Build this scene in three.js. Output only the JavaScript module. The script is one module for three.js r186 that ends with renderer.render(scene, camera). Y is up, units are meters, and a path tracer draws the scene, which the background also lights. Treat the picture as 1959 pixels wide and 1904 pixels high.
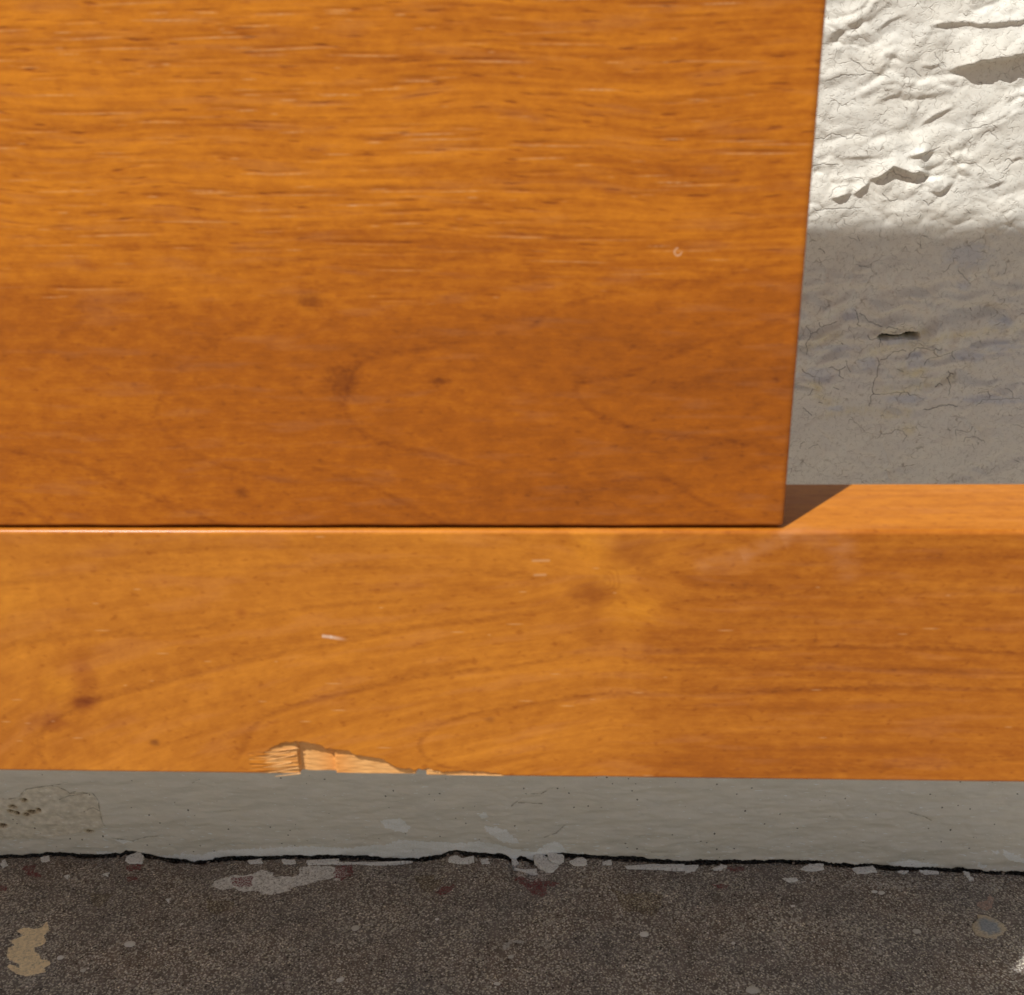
import * as THREE from 'three';

// ------------------------------------------------------------------ camera, sky, sun, exposure
const S = 0.85;                         // metres per unit of the measured layout
const D = 0.41 * S;                     // clear distance from the rail's front to the wall face
const YR = 0.4987 * S;                  // height of the rail's top above the ground
const RAIL_H = 0.1 * S, RAIL_T = 0.0384 * S, PANEL_X = 0.0685 * S;
const PHOTO_W = 1959, PHOTO_H = 1904, FOCAL = 2227.2;
const PITCH = 0.42803, YAW = -0.0567, ROLL = -0.02426;
const EYE = new THREE.Vector3(0, YR + 0.16838 * S, 0.34221 * S);

const scene = new THREE.Scene();
const camera = new THREE.PerspectiveCamera(2 * Math.atan(PHOTO_H / 2 / FOCAL) * 180 / Math.PI, 1024 / 995, 0.02, 400);
const FWD = new THREE.Vector3(Math.sin(YAW) * Math.cos(PITCH), -Math.sin(PITCH), -Math.cos(YAW) * Math.cos(PITCH));
const RT0 = new THREE.Vector3(Math.cos(YAW), 0, Math.sin(YAW)), UP0 = new THREE.Vector3().crossVectors(RT0, FWD);
const RIGHT = RT0.clone().multiplyScalar(Math.cos(ROLL)).addScaledVector(UP0, Math.sin(ROLL));
const UPV = UP0.clone().multiplyScalar(Math.cos(ROLL)).addScaledVector(RT0, -Math.sin(ROLL));
camera.position.copy(EYE);
camera.quaternion.setFromRotationMatrix(new THREE.Matrix4().makeBasis(RIGHT, UPV, FWD.clone().negate()));
camera.focus = 0.70;
const F_STOP_APERTURE = 0.0013;         // a phone's lens opening
camera.userData.fStop = camera.getFocalLength() / 1000 / F_STOP_APERTURE;

const mix3 = (a, b, t) => a + (b - a) * t;
// open pale sky: air only, a little brighter low down
const SKY_W = 128, SKY_H = 64, skyData = new Float32Array(SKY_W * SKY_H * 4);
for (let j = 0; j < SKY_H; j++) for (let i = 0; i < SKY_W; i++) {
  const el = ((j + 0.5) / SKY_H - 0.5) * Math.PI, t = Math.max(0, Math.sin(el)), k = Math.pow(1 - t, 2.2);
  const o = (j * SKY_W + i) * 4, low = el < 0 ? 0.5 : 1;
  skyData[o] = low * mix3(0.14, 0.74, k); skyData[o + 1] = low * mix3(0.22, 0.62, k); skyData[o + 2] = low * mix3(0.38, 0.36, k); skyData[o + 3] = 1;
}
const skyTexture = new THREE.DataTexture(skyData, SKY_W, SKY_H, THREE.RGBAFormat, THREE.FloatType);
skyTexture.mapping = THREE.EquirectangularReflectionMapping; skyTexture.magFilter = THREE.LinearFilter; skyTexture.minFilter = THREE.LinearFilter;
skyTexture.needsUpdate = true;
scene.background = skyTexture; scene.environment = skyTexture;
scene.environmentIntensity = 1; scene.backgroundIntensity = 1;

const SUN_AZ = 40.3 * Math.PI / 180, SUN_TAN = 1.93, SUN_EL = Math.atan(SUN_TAN * Math.cos(SUN_AZ));
const sun = new THREE.DirectionalLight(0xfffefb, 4.9);
const SUN_DIR = new THREE.Vector3(-Math.sin(SUN_AZ) * Math.cos(SUN_EL), Math.sin(SUN_EL), Math.cos(SUN_AZ) * Math.cos(SUN_EL));
sun.target.position.set(0, 0.3, -0.1); sun.position.copy(sun.target.position).addScaledVector(SUN_DIR, 6);
sun.castShadow = true; sun.shadow.mapSize.set(4096, 4096); sun.shadow.radius = 1; sun.shadow.bias = -0.0005;
Object.assign(sun.shadow.camera, { left: -2.5, right: 2.5, top: 2.5, bottom: -2.5, near: 0.5, far: 14 });
scene.add(sun, sun.target);

const renderer = new THREE.WebGLRenderer({ antialias: true });
renderer.toneMapping = THREE.LinearToneMapping;
renderer.toneMappingExposure = 1.0;
renderer.shadowMap.enabled = true;

// ------------------------------------------------------------------ tools
const clamp = (x, a = 0, b = 1) => x < a ? a : x > b ? b : x;
const sstep = (a, b, x) => { const t = clamp((x - a) / (b - a)); return t * t * (3 - 2 * t); };
const mix = (a, b, t) => a + (b - a) * t;
let seed = 20240611;
const rnd = () => { seed = (seed * 1664525 + 1013904223) >>> 0; return seed / 4294967296; };
const rr = (a, b) => a + (b - a) * rnd();
const TAB = new Uint8Array(512), GX = new Float32Array(256), GY = new Float32Array(256);
{ const p = [...Array(256).keys()]; for (let i = 255; i > 0; i--) { const j = Math.floor(rnd() * (i + 1)); [p[i], p[j]] = [p[j], p[i]]; }
  for (let i = 0; i < 512; i++) TAB[i] = p[i & 255];
  for (let i = 0; i < 256; i++) { const a = i / 256 * Math.PI * 2; GX[i] = Math.cos(a); GY[i] = Math.sin(a); } }
function noise(x, y) {                   // gradient noise, about -1 .. 1
  const xi = Math.floor(x), yi = Math.floor(y), fx = x - xi, fy = y - yi, X = xi & 255, Y = yi & 255;
  const u = fx * fx * fx * (fx * (fx * 6 - 15) + 10), v = fy * fy * fy * (fy * (fy * 6 - 15) + 10);
  const a = TAB[TAB[X] + Y], b = TAB[TAB[X + 1] + Y], c = TAB[TAB[X] + Y + 1], d = TAB[TAB[X + 1] + Y + 1];
  const n0 = GX[a] * fx + GY[a] * fy, n1 = GX[b] * (fx - 1) + GY[b] * fy, n2 = GX[c] * fx + GY[c] * (fy - 1), n3 = GX[d] * (fx - 1) + GY[d] * (fy - 1);
  return 1.5 * mix(mix(n0, n1, u), mix(n2, n3, u), v);
}
function fbm(x, y, o = 4) { let s = 0, a = 0.5; for (let i = 0; i < o; i++) { s += a * noise(x, y); x = x * 2.03 + 17.1; y = y * 2.03 + 5.7; a *= 0.5; } return s; }
const hash = (x, y, k) => TAB[TAB[TAB[(x + k * 37) & 255] + (y & 255)] + (k * 11 & 255)] / 255;
const W_OUT = { f1: 0, f2: 0, id: 0 };
function worley(x, y) {                  // nearest and second nearest feature point
  const xi = Math.floor(x), yi = Math.floor(y); let f1 = 9, f2 = 9, id = 0;
  for (let j = -1; j <= 1; j++) for (let i = -1; i <= 1; i++) {
    const cx = xi + i, cy = yi + j, dx = cx + hash(cx, cy, 1) - x, dy = cy + hash(cx, cy, 2) - y, d = dx * dx + dy * dy;
    if (d < f1) { f2 = f1; f1 = d; id = hash(cx, cy, 3); } else if (d < f2) f2 = d;
  }
  W_OUT.f1 = Math.sqrt(f1); W_OUT.f2 = Math.sqrt(f2); W_OUT.id = id; return W_OUT;
}
// a direction in the photograph met with the rail's front plane, the wall face or the ground
function dirOf(px, py) { return FWD.clone().addScaledVector(RIGHT, (px - PHOTO_W / 2) / FOCAL).addScaledVector(UPV, -(py - PHOTO_H / 2) / FOCAL); }
const onZ = (px, py, z) => { const d = dirOf(px, py); return EYE.clone().addScaledVector(d, (z - EYE.z) / d.z); };
const onGround = (px, py, y = 0) => { const d = dirOf(px, py); return EYE.clone().addScaledVector(d, (y - EYE.y) / d.y); };
const crop = (x0, y0, s) => (list) => list.map(([x, y]) => [(x0 + x / s) / 1.2516, (y0 + y / s) / 1.2516]);   // measured in an enlarged crop
const front = (list) => list.map(([x, y]) => { const p = onZ(x, y, 0); return [p.x, p.y]; });
const wallXY = (list) => list.map(([x, y]) => { const p = onZ(x, y, -D); return [p.x, p.y]; });
const groundXZ = (list) => list.map(([x, y]) => { let p = onGround(x, y); for (let i = 0; i < 3; i++) p = onGround(x, y, footY(p.x) * Math.exp(-Math.max(0, p.z + D) / 0.06)); return [p.x, p.z]; });
function lineAt(pts, x) {                // polyline y(x), null outside
  if (x < pts[0][0] || x > pts[pts.length - 1][0]) return null;
  for (let i = 1; i < pts.length; i++) if (x <= pts[i][0]) { const a = pts[i - 1], b = pts[i]; return mix(a[1], b[1], (x - a[0]) / Math.max(1e-9, b[0] - a[0])); }
  return null;
}
function inPoly(poly, x, y) {
  let c = false;
  for (let i = 0, j = poly.length - 1; i < poly.length; j = i++) {
    const [xi, yi] = poly[i], [xj, yj] = poly[j];
    if ((yi > y) !== (yj > y) && x < (xj - xi) * (y - yi) / (yj - yi) + xi) c = !c;
  }
  return c;
}
// a raster in metres: x0,y0 lower left corner, w,h size; colour kept linear while it is drawn on
class Raster {
  constructor(x0, y0, w, h, cols, rows) { Object.assign(this, { x0, y0, w, h, cols, rows }); this.c = new Float32Array(cols * rows * 3); this.b = new Float32Array(cols * rows).fill(0.5); }
  fill(fn) { const o = [0, 0, 0, 0.5]; let k = 0;
    for (let j = 0; j < this.rows; j++) for (let i = 0; i < this.cols; i++, k++) {
      o[3] = 0.5; fn(this.x0 + (i + 0.5) / this.cols * this.w, this.y0 + (j + 0.5) / this.rows * this.h, o);
      this.c[k * 3] = o[0]; this.c[k * 3 + 1] = o[1]; this.c[k * 3 + 2] = o[2]; this.b[k] = o[3];
    } return this; }
  box(xa, ya, xb, yb, fn) {              // fn(x, y, k) for every texel inside
    const i0 = Math.max(0, Math.floor((xa - this.x0) / this.w * this.cols)), i1 = Math.min(this.cols - 1, Math.ceil((xb - this.x0) / this.w * this.cols));
    const j0 = Math.max(0, Math.floor((ya - this.y0) / this.h * this.rows)), j1 = Math.min(this.rows - 1, Math.ceil((yb - this.y0) / this.h * this.rows));
    for (let j = j0; j <= j1; j++) for (let i = i0; i <= i1; i++) fn(this.x0 + (i + 0.5) / this.cols * this.w, this.y0 + (j + 0.5) / this.rows * this.h, j * this.cols + i);
  }
  blend(k, col, a) { for (let q = 0; q < 3; q++) this.c[k * 3 + q] = mix(this.c[k * 3 + q], col[q], a); }
  scale(k, m, a) { for (let q = 0; q < 3; q++) this.c[k * 3 + q] *= mix(1, m[q], a); }
  stroke(pts, width, fn) {               // fn(k, closeness 0..1, along 0..1, x, y, signed side)
    for (let s = 1; s < pts.length; s++) {
      const [ax, ay] = pts[s - 1], [bx, by] = pts[s], dx = bx - ax, dy = by - ay, L2 = dx * dx + dy * dy || 1e-12, L = Math.sqrt(L2), w = width;
      this.box(Math.min(ax, bx) - w, Math.min(ay, by) - w, Math.max(ax, bx) + w, Math.max(ay, by) + w, (x, y, k) => {
        const t = ((x - ax) * dx + (y - ay) * dy) / L2; if (t < -0.02 && s > 1) return; const tc = clamp(t);
        const d = Math.hypot(x - ax - tc * dx, y - ay - tc * dy); if (d < w) fn(k, 1 - d / w, (s - 1 + tc) / (pts.length - 1), x, y, ((x - ax) * dy - (y - ay) * dx) / L);
      });
    }
  }
  poly(list, rough, freq, fn) {          // fn(k, x, y) inside an outline whose edge is worn ragged
    const xs = list.map((p) => p[0]), ys = list.map((p) => p[1]);
    this.box(Math.min(...xs) - rough, Math.min(...ys) - rough, Math.max(...xs) + rough, Math.max(...ys) + rough, (x, y, k) => {
      const wx = x + rough * fbm(x * freq, y * freq + 31, 3), wy = y + rough * fbm(x * freq + 77, y * freq, 3);
      if (inPoly(list, wx, wy)) fn(k, x, y);
    });
  }
  textures(wrap = THREE.ClampToEdgeWrapping) {
    const n = this.cols * this.rows, a = new Uint8Array(n * 4), b = new Uint8Array(n * 4);
    const enc = (v) => Math.round(255 * clamp(v <= 0.0031308 ? 12.92 * v : 1.055 * Math.pow(v, 1 / 2.4) - 0.055));
    for (let k = 0; k < n; k++) {
      a[k * 4] = enc(this.c[k * 3]); a[k * 4 + 1] = enc(this.c[k * 3 + 1]); a[k * 4 + 2] = enc(this.c[k * 3 + 2]); a[k * 4 + 3] = 255;
      b[k * 4] = b[k * 4 + 1] = b[k * 4 + 2] = Math.round(255 * clamp(this.b[k])); b[k * 4 + 3] = 255;
    }
    const make = (d, srgb) => { const t = new THREE.DataTexture(d, this.cols, this.rows, THREE.RGBAFormat); t.magFilter = THREE.LinearFilter; t.minFilter = THREE.LinearMipmapLinearFilter; t.generateMipmaps = true;
      t.wrapS = t.wrapT = wrap; if (srgb) t.colorSpace = THREE.SRGBColorSpace; t.needsUpdate = true; return t; };
    return { map: make(a, true), bumpMap: make(b, false) };
  }
}
function spacing(stops) {                // [[position, step], ...] -> grid lines, each step used from its position on
  const out = [];
  for (let i = 0; i < stops.length - 1; i++) { const [a, s] = stops[i], b = stops[i + 1][0], n = Math.max(1, Math.round((b - a) / s)); for (let k = 0; k < n; k++) out.push(a + (b - a) * k / n); }
  out.push(stops[stops.length - 1][0]); return out;
}
const lin = (hex) => { const c = new THREE.Color(hex); return [c.r, c.g, c.b]; };
function shade(o) { o.traverse((m) => { if (m.isMesh) { m.castShadow = true; m.receiveShadow = true; } }); return o; }

// crops of the photograph that positions were read from
const cA = crop(1800, 0, 3.005), cB = crop(1900, 700, 4.8975), cC = crop(0, 1800, 2.389), cD = crop(800, 1800, 2.332), cE = crop(1640, 1800, 2.4126);
const cF = crop(500, 1700, 2.449), cG = crop(0, 1230, 2.389), cH = crop(820, 1230, 2.389), cI = crop(1640, 1230, 2.4126), cJ = crop(1150, 1980, 6.53), cK = crop(0, 600, 1.959), cL = crop(1000, 600, 1.959), cM = crop(2250, 2180, 9.38), cN = crop(1800, 500, 2.7193), cP = crop(0, 500, 0.9795), cQ = crop(0, 1230, 0.799);

// ------------------------------------------------------------------ wall: rough white paint over masonry
const foot = wallXY([...cC([[-300, 600], [0, 600], [150, 600], [330, 587], [480, 600], [560, 600], [700, 592], [720, 578], [820, 592], [900, 606], [1000, 624], [1150, 634], [1300, 611], [1500, 610], [1700, 601], [1900, 605]]),
  ...cD([[0, 592], [200, 596], [370, 611], [500, 601], [600, 586], [640, 566], [690, 556], [740, 570], [850, 580], [960, 588], [1000, 618], [1040, 596], [1080, 606], [1110, 622], [1150, 600], [1230, 582], [1290, 581], [1450, 586], [1560, 596], [1700, 606], [1900, 622]]),
  ...cE([[0, 645], [150, 640], [400, 635], [550, 630], [700, 640], [800, 642], [850, 655], [1090, 662], [1160, 675], [1480, 682], [1620, 687], [1760, 696], [1959, 706], [2300, 722]])]);
const footY = (x) => (lineAt(foot, clamp(x, foot[0][0], foot[foot.length - 1][0])) ?? 0);

const ledges = [
  [cA([[1380, 535], [1470, 505], [1530, 490], [1620, 460], [1740, 441], [1850, 425], [1959, 400], [2150, 372], [2500, 380], [2800, 420]]), 7.2, 16, 0.16],
  [cA([[1210, 197], [1330, 186], [1470, 176], [1560, 172], [1640, 186], [1700, 181], [1800, 171], [1890, 166], [1959, 150], [2200, 160]]), 2.1, 7, 0.2],
  [cA([[545, 1440], [620, 1425], [700, 1405], [725, 1402]]), 3.0, 6, 0.4], [cA([[712, 1412], [780, 1370], [862, 1312]]), 3.0, 5, 0.4],
  [cA([[815, 1306], [900, 1285], [960, 1250], [1010, 1213], [1080, 1235], [1150, 1255], [1190, 1245], [1300, 1282]]), 4.6, 8, 0.25],
  [cA([[1070, 1158], [1120, 1135], [1200, 1110], [1280, 1098], [1330, 1095]]), 3.4, 5, 0.48],
  [cA([[1180, 940], [1300, 850], [1400, 800], [1500, 762]]), 1.9, 4, 0.4], [cA([[520, 1150], [750, 1138], [900, 1132], [1090, 1128]]), 0.9, 5, 0.4],
  [cA([[1240, 1375], [1350, 1392], [1420, 1345], [1460, 1312]]), 1.8, 5, 0.4], [cA([[1830, 1165], [1920, 1145], [2000, 1160]]), 1.6, 5, 0.4],
  [cA([[860, 250], [1000, 150], [1150, 95]]), 1.0, 4, 0.4], [cA([[1640, 1370], [1760, 1330], [1860, 1300]]), 1.2, 5, 0.4], [cA([[870, 745], [990, 705], [1110, 660]]), 0.7, 3, 0.4],
  [cA([[1200, 470], [1280, 490], [1400, 450]]), 1.1, 4, 0.4], [cA([[640, 340], [760, 350], [840, 335]]), 0.8, 4, 0.4],
  [cB([[860, 540], [990, 512], [1200, 503], [1440, 486], [1500, 500]]), 2.2, 6, 0.25], [cB([[90, 900], [160, 948], [270, 990]]), 0.8, 4, 0.4],
  [cB([[900, 1212], [950, 1192], [1080, 1195], [1200, 1175], [1310, 1170], [1380, 1205], [1530, 1218]]), 1.5, 9, 0.3],
  [cB([[1275, 815], [1350, 730], [1410, 660], [1500, 650], [1610, 668], [1690, 750], [1860, 712], [1959, 640], [2100, 660]]), 1.7, 8, 0.3],
  [cB([[200, 505], [330, 410], [440, 382], [530, 335]]), 1.1, 6, 0.4], [cB([[540, 245], [640, 228], [735, 250]]), 1.6, 4, 0.4], [cB([[380, 1340], [440, 1322], [500, 1345]]), 1.2, 4, 0.4],
  [cN([[1420, 1245], [1540, 1190], [1700, 1240], [1900, 1235]]), 1.4, 6, 0.3], [cN([[1330, 480], [1390, 452], [1430, 490]]), 1.0, 4, 0.4], [cN([[800, 1500], [900, 1440], [1005, 1440]]), 0.6, 4, 0.4],
].map(([pts, d, up, end]) => ({ pts: wallXY(pts), d: d / 1000, up: up / 1000, end }));
const hole = (list) => wallXY(list)[0];
const pits = [[hole(cB([[1040, 508]])), 0.0027, 0.0016, 0.020], [hole(cB([[1372, 498]])), 0.0042, 0.0018, 0.020], [hole(cB([[1200, 510]])), 0.0095, 0.0009, 0.007],
  ...cC([[75, 312], [140, 278], [95, 352], [180, 345], [150, 362], [15, 425], [510, 455], [220, 335], [60, 340]]).map((p, i) => [wallXY([p])[0], [0.0024, 0.0018, 0.002, 0.003, 0.002, 0.0026, 0.0024, 0.0014, 0.0016][i], 0.0015, 0.0035])];
const PATCH = wallXY(cC([[-60, 300], [0, 270], [95, 262], [150, 215], [240, 200], [330, 195], [400, 232], [520, 240], [570, 300], [585, 360], [595, 420], [540, 450], [400, 470], [250, 500], [100, 505], [-60, 500]]));
function wallRelief(x, y) {               // metres out of the wall plane
  const q = 0.30 * x, X = x * 1000, Y = y * 1000;
  const rough = 0.35 + 0.65 * sstep(0.20, 0.27, y);      // trowelled smooth just above the ground
  const wx = X + 5 * noise(X / 21, Y / 21), wy = Y + 5 * noise(X / 21 + 30, Y / 21);
  let h = rough * (0.0030 * fbm(wx / 50 + 3.1, (wy - 0.12 * wx) / 26 + 9, 2) + 0.0012 * fbm(wx / 17 - 8, (wy - 0.2 * wx) / 11 + 2, 2));
  const busy = 0.3 + 0.7 * sstep(-0.05, 0.4, fbm(X / 40 + 40.6, Y / 26 + 3, 2));
  h += rough * busy * (0.0007 * fbm(wx / 7, wy / 5, 2) - 0.0007 * Math.abs(noise(wx / 10 + 60, (wy - 0.2 * wx) / 7)));
  { const w = worley(wx / 8.5, wy / 6.5); h += rough * busy * 0.0016 * (1 - w.f1 * w.f1 * 1.4); }
  const low = sstep(YR - 0.012, YR - 0.032, y) * sstep(YR - 0.10, YR - 0.06, y);            // trowel ridges below the slot
  h += low * (0.0052 * fbm(wx / 26 + 80, (wy - 0.1 * wx) / 9.5, 2) + 0.0012 * noise(wx / 9, wy / 6));
  h += (1 - rough) * (0.0034 * fbm(X / 34, (Y - 0.1 * X) / 10, 3) + 0.0005 * fbm(X / 10, Y / 1.9, 2));
  for (const L of ledges) {
    const a = L.pts[0][0], b = L.pts[L.pts.length - 1][0];
    if (x < a - 0.003 || x > b + 0.003) continue;
    const e = lineAt(L.pts, clamp(x, a, b)) + 0.0007 * fbm(X / 4, L.d * 9000, 2), dy = y - e; if (dy < -0.004 || dy > L.up * 5) continue;
    const t = (x - a) / (b - a), taper = sstep(0, L.end, t) * sstep(0, L.end, 1 - t) * (0.95 + 0.18 * noise(X / 9, L.up * 3000));
    h += L.d * taper * sstep(-0.0008, 0.0012 + 0.12 * L.d, dy) * (dy > 0 ? Math.exp(-Math.pow(dy / L.up, 1.5) * 0.8) : 1);
  }
  for (const [[cx, cy], rx, ry, d] of pits) { const r = Math.hypot((x - cx) / rx, (y - cy) / ry) + 0.15 * noise(X / 1.2, Y / 1.2); if (r < 1.6) h -= d * (1 - sstep(0.55, 1.25, r)); }
  if (y < 0.11) h += 0.0012 * fbm(X / 60 + 7, 2.2, 2) * (1 - y / 0.11) - 0.0010 * sstep(0.02, 0, y - footY(x)) * (0.5 + fbm(X / 8, 4.4, 2));
  return h;
}
// crack lines read from the photograph (wall coordinates), used in the paint
const cracks = [
  ...[[[960, 725], [1010, 820], [980, 950], [930, 1070], [925, 1160], [950, 1190], [1080, 1195], [1200, 1175], [1310, 1170], [1380, 1205], [1530, 1218]], [[950, 1190], [910, 1215], [885, 1350]], [[1010, 800], [1090, 760], [1180, 690], [1260, 665], [1320, 680]],
    [[1275, 815], [1350, 730], [1410, 690], [1415, 640], [1500, 650], [1610, 665], [1690, 750], [1780, 735], [1860, 710], [1959, 640]], [[1525, 860], [1565, 790], [1700, 750]], [[300, 360], [330, 410], [440, 380], [530, 335]], [[330, 430], [210, 500], [150, 400]], [[210, 500], [150, 570], [150, 720]],
    [[740, 370], [750, 260], [710, 210]], [[740, 365], [790, 395]], [[770, 245], [810, 260], [880, 330], [960, 370], [1040, 385]], [[1060, 410], [1095, 380], [1200, 410], [1205, 435]], [[90, 900], [160, 950], [270, 990]], [[400, 880], [470, 880], [530, 920], [535, 970], [590, 1020]], [[530, 915], [620, 870]], [[615, 790], [670, 935]],
    [[1520, 1370], [1600, 1370], [1680, 1340], [1750, 1315], [1959, 1335]], [[1610, 660], [1660, 630], [1710, 680]], [[1860, 680], [1890, 790]], [[1820, 930], [1850, 970], [1880, 965]], [[1850, 970], [1800, 1010], [1845, 1080], [1810, 1215]], [[1660, 1110], [1680, 1090], [1750, 1080]], [[860, 500], [890, 540], [985, 530]], [[1010, 540], [995, 630]], [[1210, 895], [1290, 940]], [[230, 1130], [160, 1210]], [[110, 1355], [160, 1400], [215, 1450]], [[290, 1275], [340, 1300]], [[550, 590], [575, 620]], [[450, 1110], [535, 1140]]].map((l) => [wallXY(cB(l)), 0.9]),
  ...[[[800, 1510], [850, 1465], [890, 1470], [930, 1440], [980, 1450], [1010, 1480], [985, 1525]], [[1110, 1310], [1200, 1290], [1280, 1275], [1350, 1285]], [[1450, 1290], [1500, 1245], [1560, 1240], [1640, 1240], [1700, 1225], [1773, 1245]], [[1470, 1210], [1500, 1195], [1545, 1190], [1550, 1240]], [[1700, 1225], [1690, 1180], [1650, 1165]], [[1325, 1480], [1325, 1440], [1390, 1445]], [[1385, 1520], [1390, 1490], [1450, 1480], [1530, 1525]], [[1690, 1395], [1773, 1415]], [[370, 1560], [430, 1530]], [[310, 1560], [320, 1525], [345, 1515]], [[690, 1400], [740, 1455]], [[1340, 395], [1380, 440], [1430, 495]], [[690, 370], [730, 365], [760, 380]], [[430, 260], [470, 275], [480, 300]], [[690, 180], [705, 205]], [[1100, 210], [1105, 260]], [[1430, 640], [1440, 670]]].map((l) => [wallXY(cN(l)), 0.7]),
  ...[[[700, 410], [800, 490], [890, 530], [1000, 560]], [[520, 590], [600, 560], [660, 540], [780, 550], [820, 520]], [[440, 1000], [520, 1000], [580, 965], [640, 970], [690, 1005], [760, 965], [850, 985]], [[1140, 480], [1220, 560]], [[440, 1190], [520, 1185], [640, 1190]], [[550, 1430], [600, 1340], [700, 1330]], [[820, 1330], [780, 1270]], [[700, 1420], [720, 1400]], [[430, 1500], [470, 1520], [560, 1500], [700, 1500], [800, 1490]], [[930, 1390], [1000, 1450], [1060, 1440]], [[1230, 1440], [1270, 1480], [1310, 1450]], [[1390, 1080], [1440, 1140], [1500, 1180], [1620, 1180], [1700, 1250]], [[1500, 940], [1640, 920], [1690, 890]], [[1640, 1000], [1700, 940], [1780, 1010]], [[1820, 1160], [1860, 1150], [1880, 1180], [1800, 1240]], [[1540, 1500], [1580, 1540]], [[1300, 380], [1400, 490]], [[1020, 1220], [1040, 1260], [1160, 1290]], [[1240, 1110], [1280, 1080], [1360, 1060]], [[1930, 300], [1959, 350]]].map((l) => [wallXY(cA(l)), 0.75]),
];
const PAINT = [0.74, 0.71, 0.628];
function wallPaint(x, y, o, fine) {
  const X = x * 1000, Y = y * 1000;
  const tone = 1 + 0.045 * fbm(X / 30, Y / 18, 3) + 0.03 * fbm(X / 2.2, Y / 1.5, 2), warm = 0.02 * fbm(X / 22 + 9, Y / 16, 2);
  o[0] = PAINT[0] * (tone + warm); o[1] = PAINT[1] * tone; o[2] = PAINT[2] * (tone - 1.6 * warm);
  let b = 0.62 + 0.07 * fbm(X / 1.5, Y / 1.5, 2);
  if (fine) {                              // crazing: broken hairlines between irregular cells
    const wx = X + 1.6 * noise(X / 3, Y / 3), wy = Y + 1.6 * noise(X / 3 + 50, Y / 3);
    let w = worley(wx / 9, wy / 6.4), e = (w.f2 - w.f1) * 6;
    const on = sstep(-0.10, 0.25, fbm(X / 12 + 3, Y / 12 + 71, 2)) * (0.45 + 0.55 * sstep(-0.2, 0.3, noise(X / 2.2, Y / 2.2)));
    let k = on * (1 - sstep(0.14, 0.42, e));
    w = worley(wx / 3.4 + 40, wy / 2.7); e = (w.f2 - w.f1) * 2.9;
    k = Math.max(k, 0.6 * (1 - sstep(0.10, 0.34, e)) * sstep(-0.05, 0.25, fbm(X / 2.4 + 13, Y / 2.4, 2)));
    w = worley(wx / 1.5 + 90, wy / 1.1); e = (w.f2 - w.f1) * 1.3;
    k = Math.max(k, 0.40 * (1 - sstep(0.08, 0.30, e)) * sstep(0.05, 0.4, noise(X / 2.3 + 3, Y / 2.6)));
    for (let q = 0; q < 3; q++) o[q] *= 1 - [0.44, 0.47, 0.50][q] * k * 0.85;
    b -= 0.4 * k;
    const speck = noise(X * 1.6, Y * 1.6 + 9); if (speck > 0.8) for (let q = 0; q < 3; q++) o[q] *= 0.82;
  }
  o[3] = b;
}
const cross = (list, a, b) => onZ(list[0], list[1], -D);
const UPX0 = 0.075, UPX1 = 0.345, UPY0 = YR - 0.165, UPY1 = YR + 0.175;
const upper = new Raster(UPX0, UPY0, UPX1 - UPX0, UPY1 - UPY0, 1350, 1700).fill((x, y, o) => wallPaint(x, y, o, true));
for (const [pts, str] of cracks) {
  const j = []; for (let i = 1; i < pts.length; i++) for (let t = 0; t < 0.99; t += 0.1) { const x = mix(pts[i - 1][0], pts[i][0], t), y = mix(pts[i - 1][1], pts[i][1], t); j.push([x + 0.0012 * fbm(x * 380, y * 380, 3), y + 0.0014 * fbm(x * 380 + 9, y * 380, 3)]); }
  j.push(pts[pts.length - 1]);
  upper.stroke(j, 0.00042, (k, c, t) => { const a = str * sstep(0, 0.6, c) * sstep(0, 0.08, t) * sstep(0, 0.08, 1 - t); upper.blend(k, [0.16, 0.14, 0.12], a * 0.55 * (0.75 + 0.5 * noise(k * 0.013, t * 7))); upper.b[k] = Math.min(upper.b[k], 0.62 - 0.4 * a); });
}
for (const [[cx, cy], rx, ry] of pits.slice(0, 3)) upper.box(cx - 2 * rx, cy - 2 * ry, cx + 2 * rx, cy + 2 * ry, (x, y, k) => { const r = Math.hypot((x - cx) / rx, (y - cy) / ry); upper.blend(k, [0.06, 0.05, 0.04], 0.9 * (1 - sstep(0.55, 0.95, r))); });   // hole insides painted dark, to deepen their shade
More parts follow.
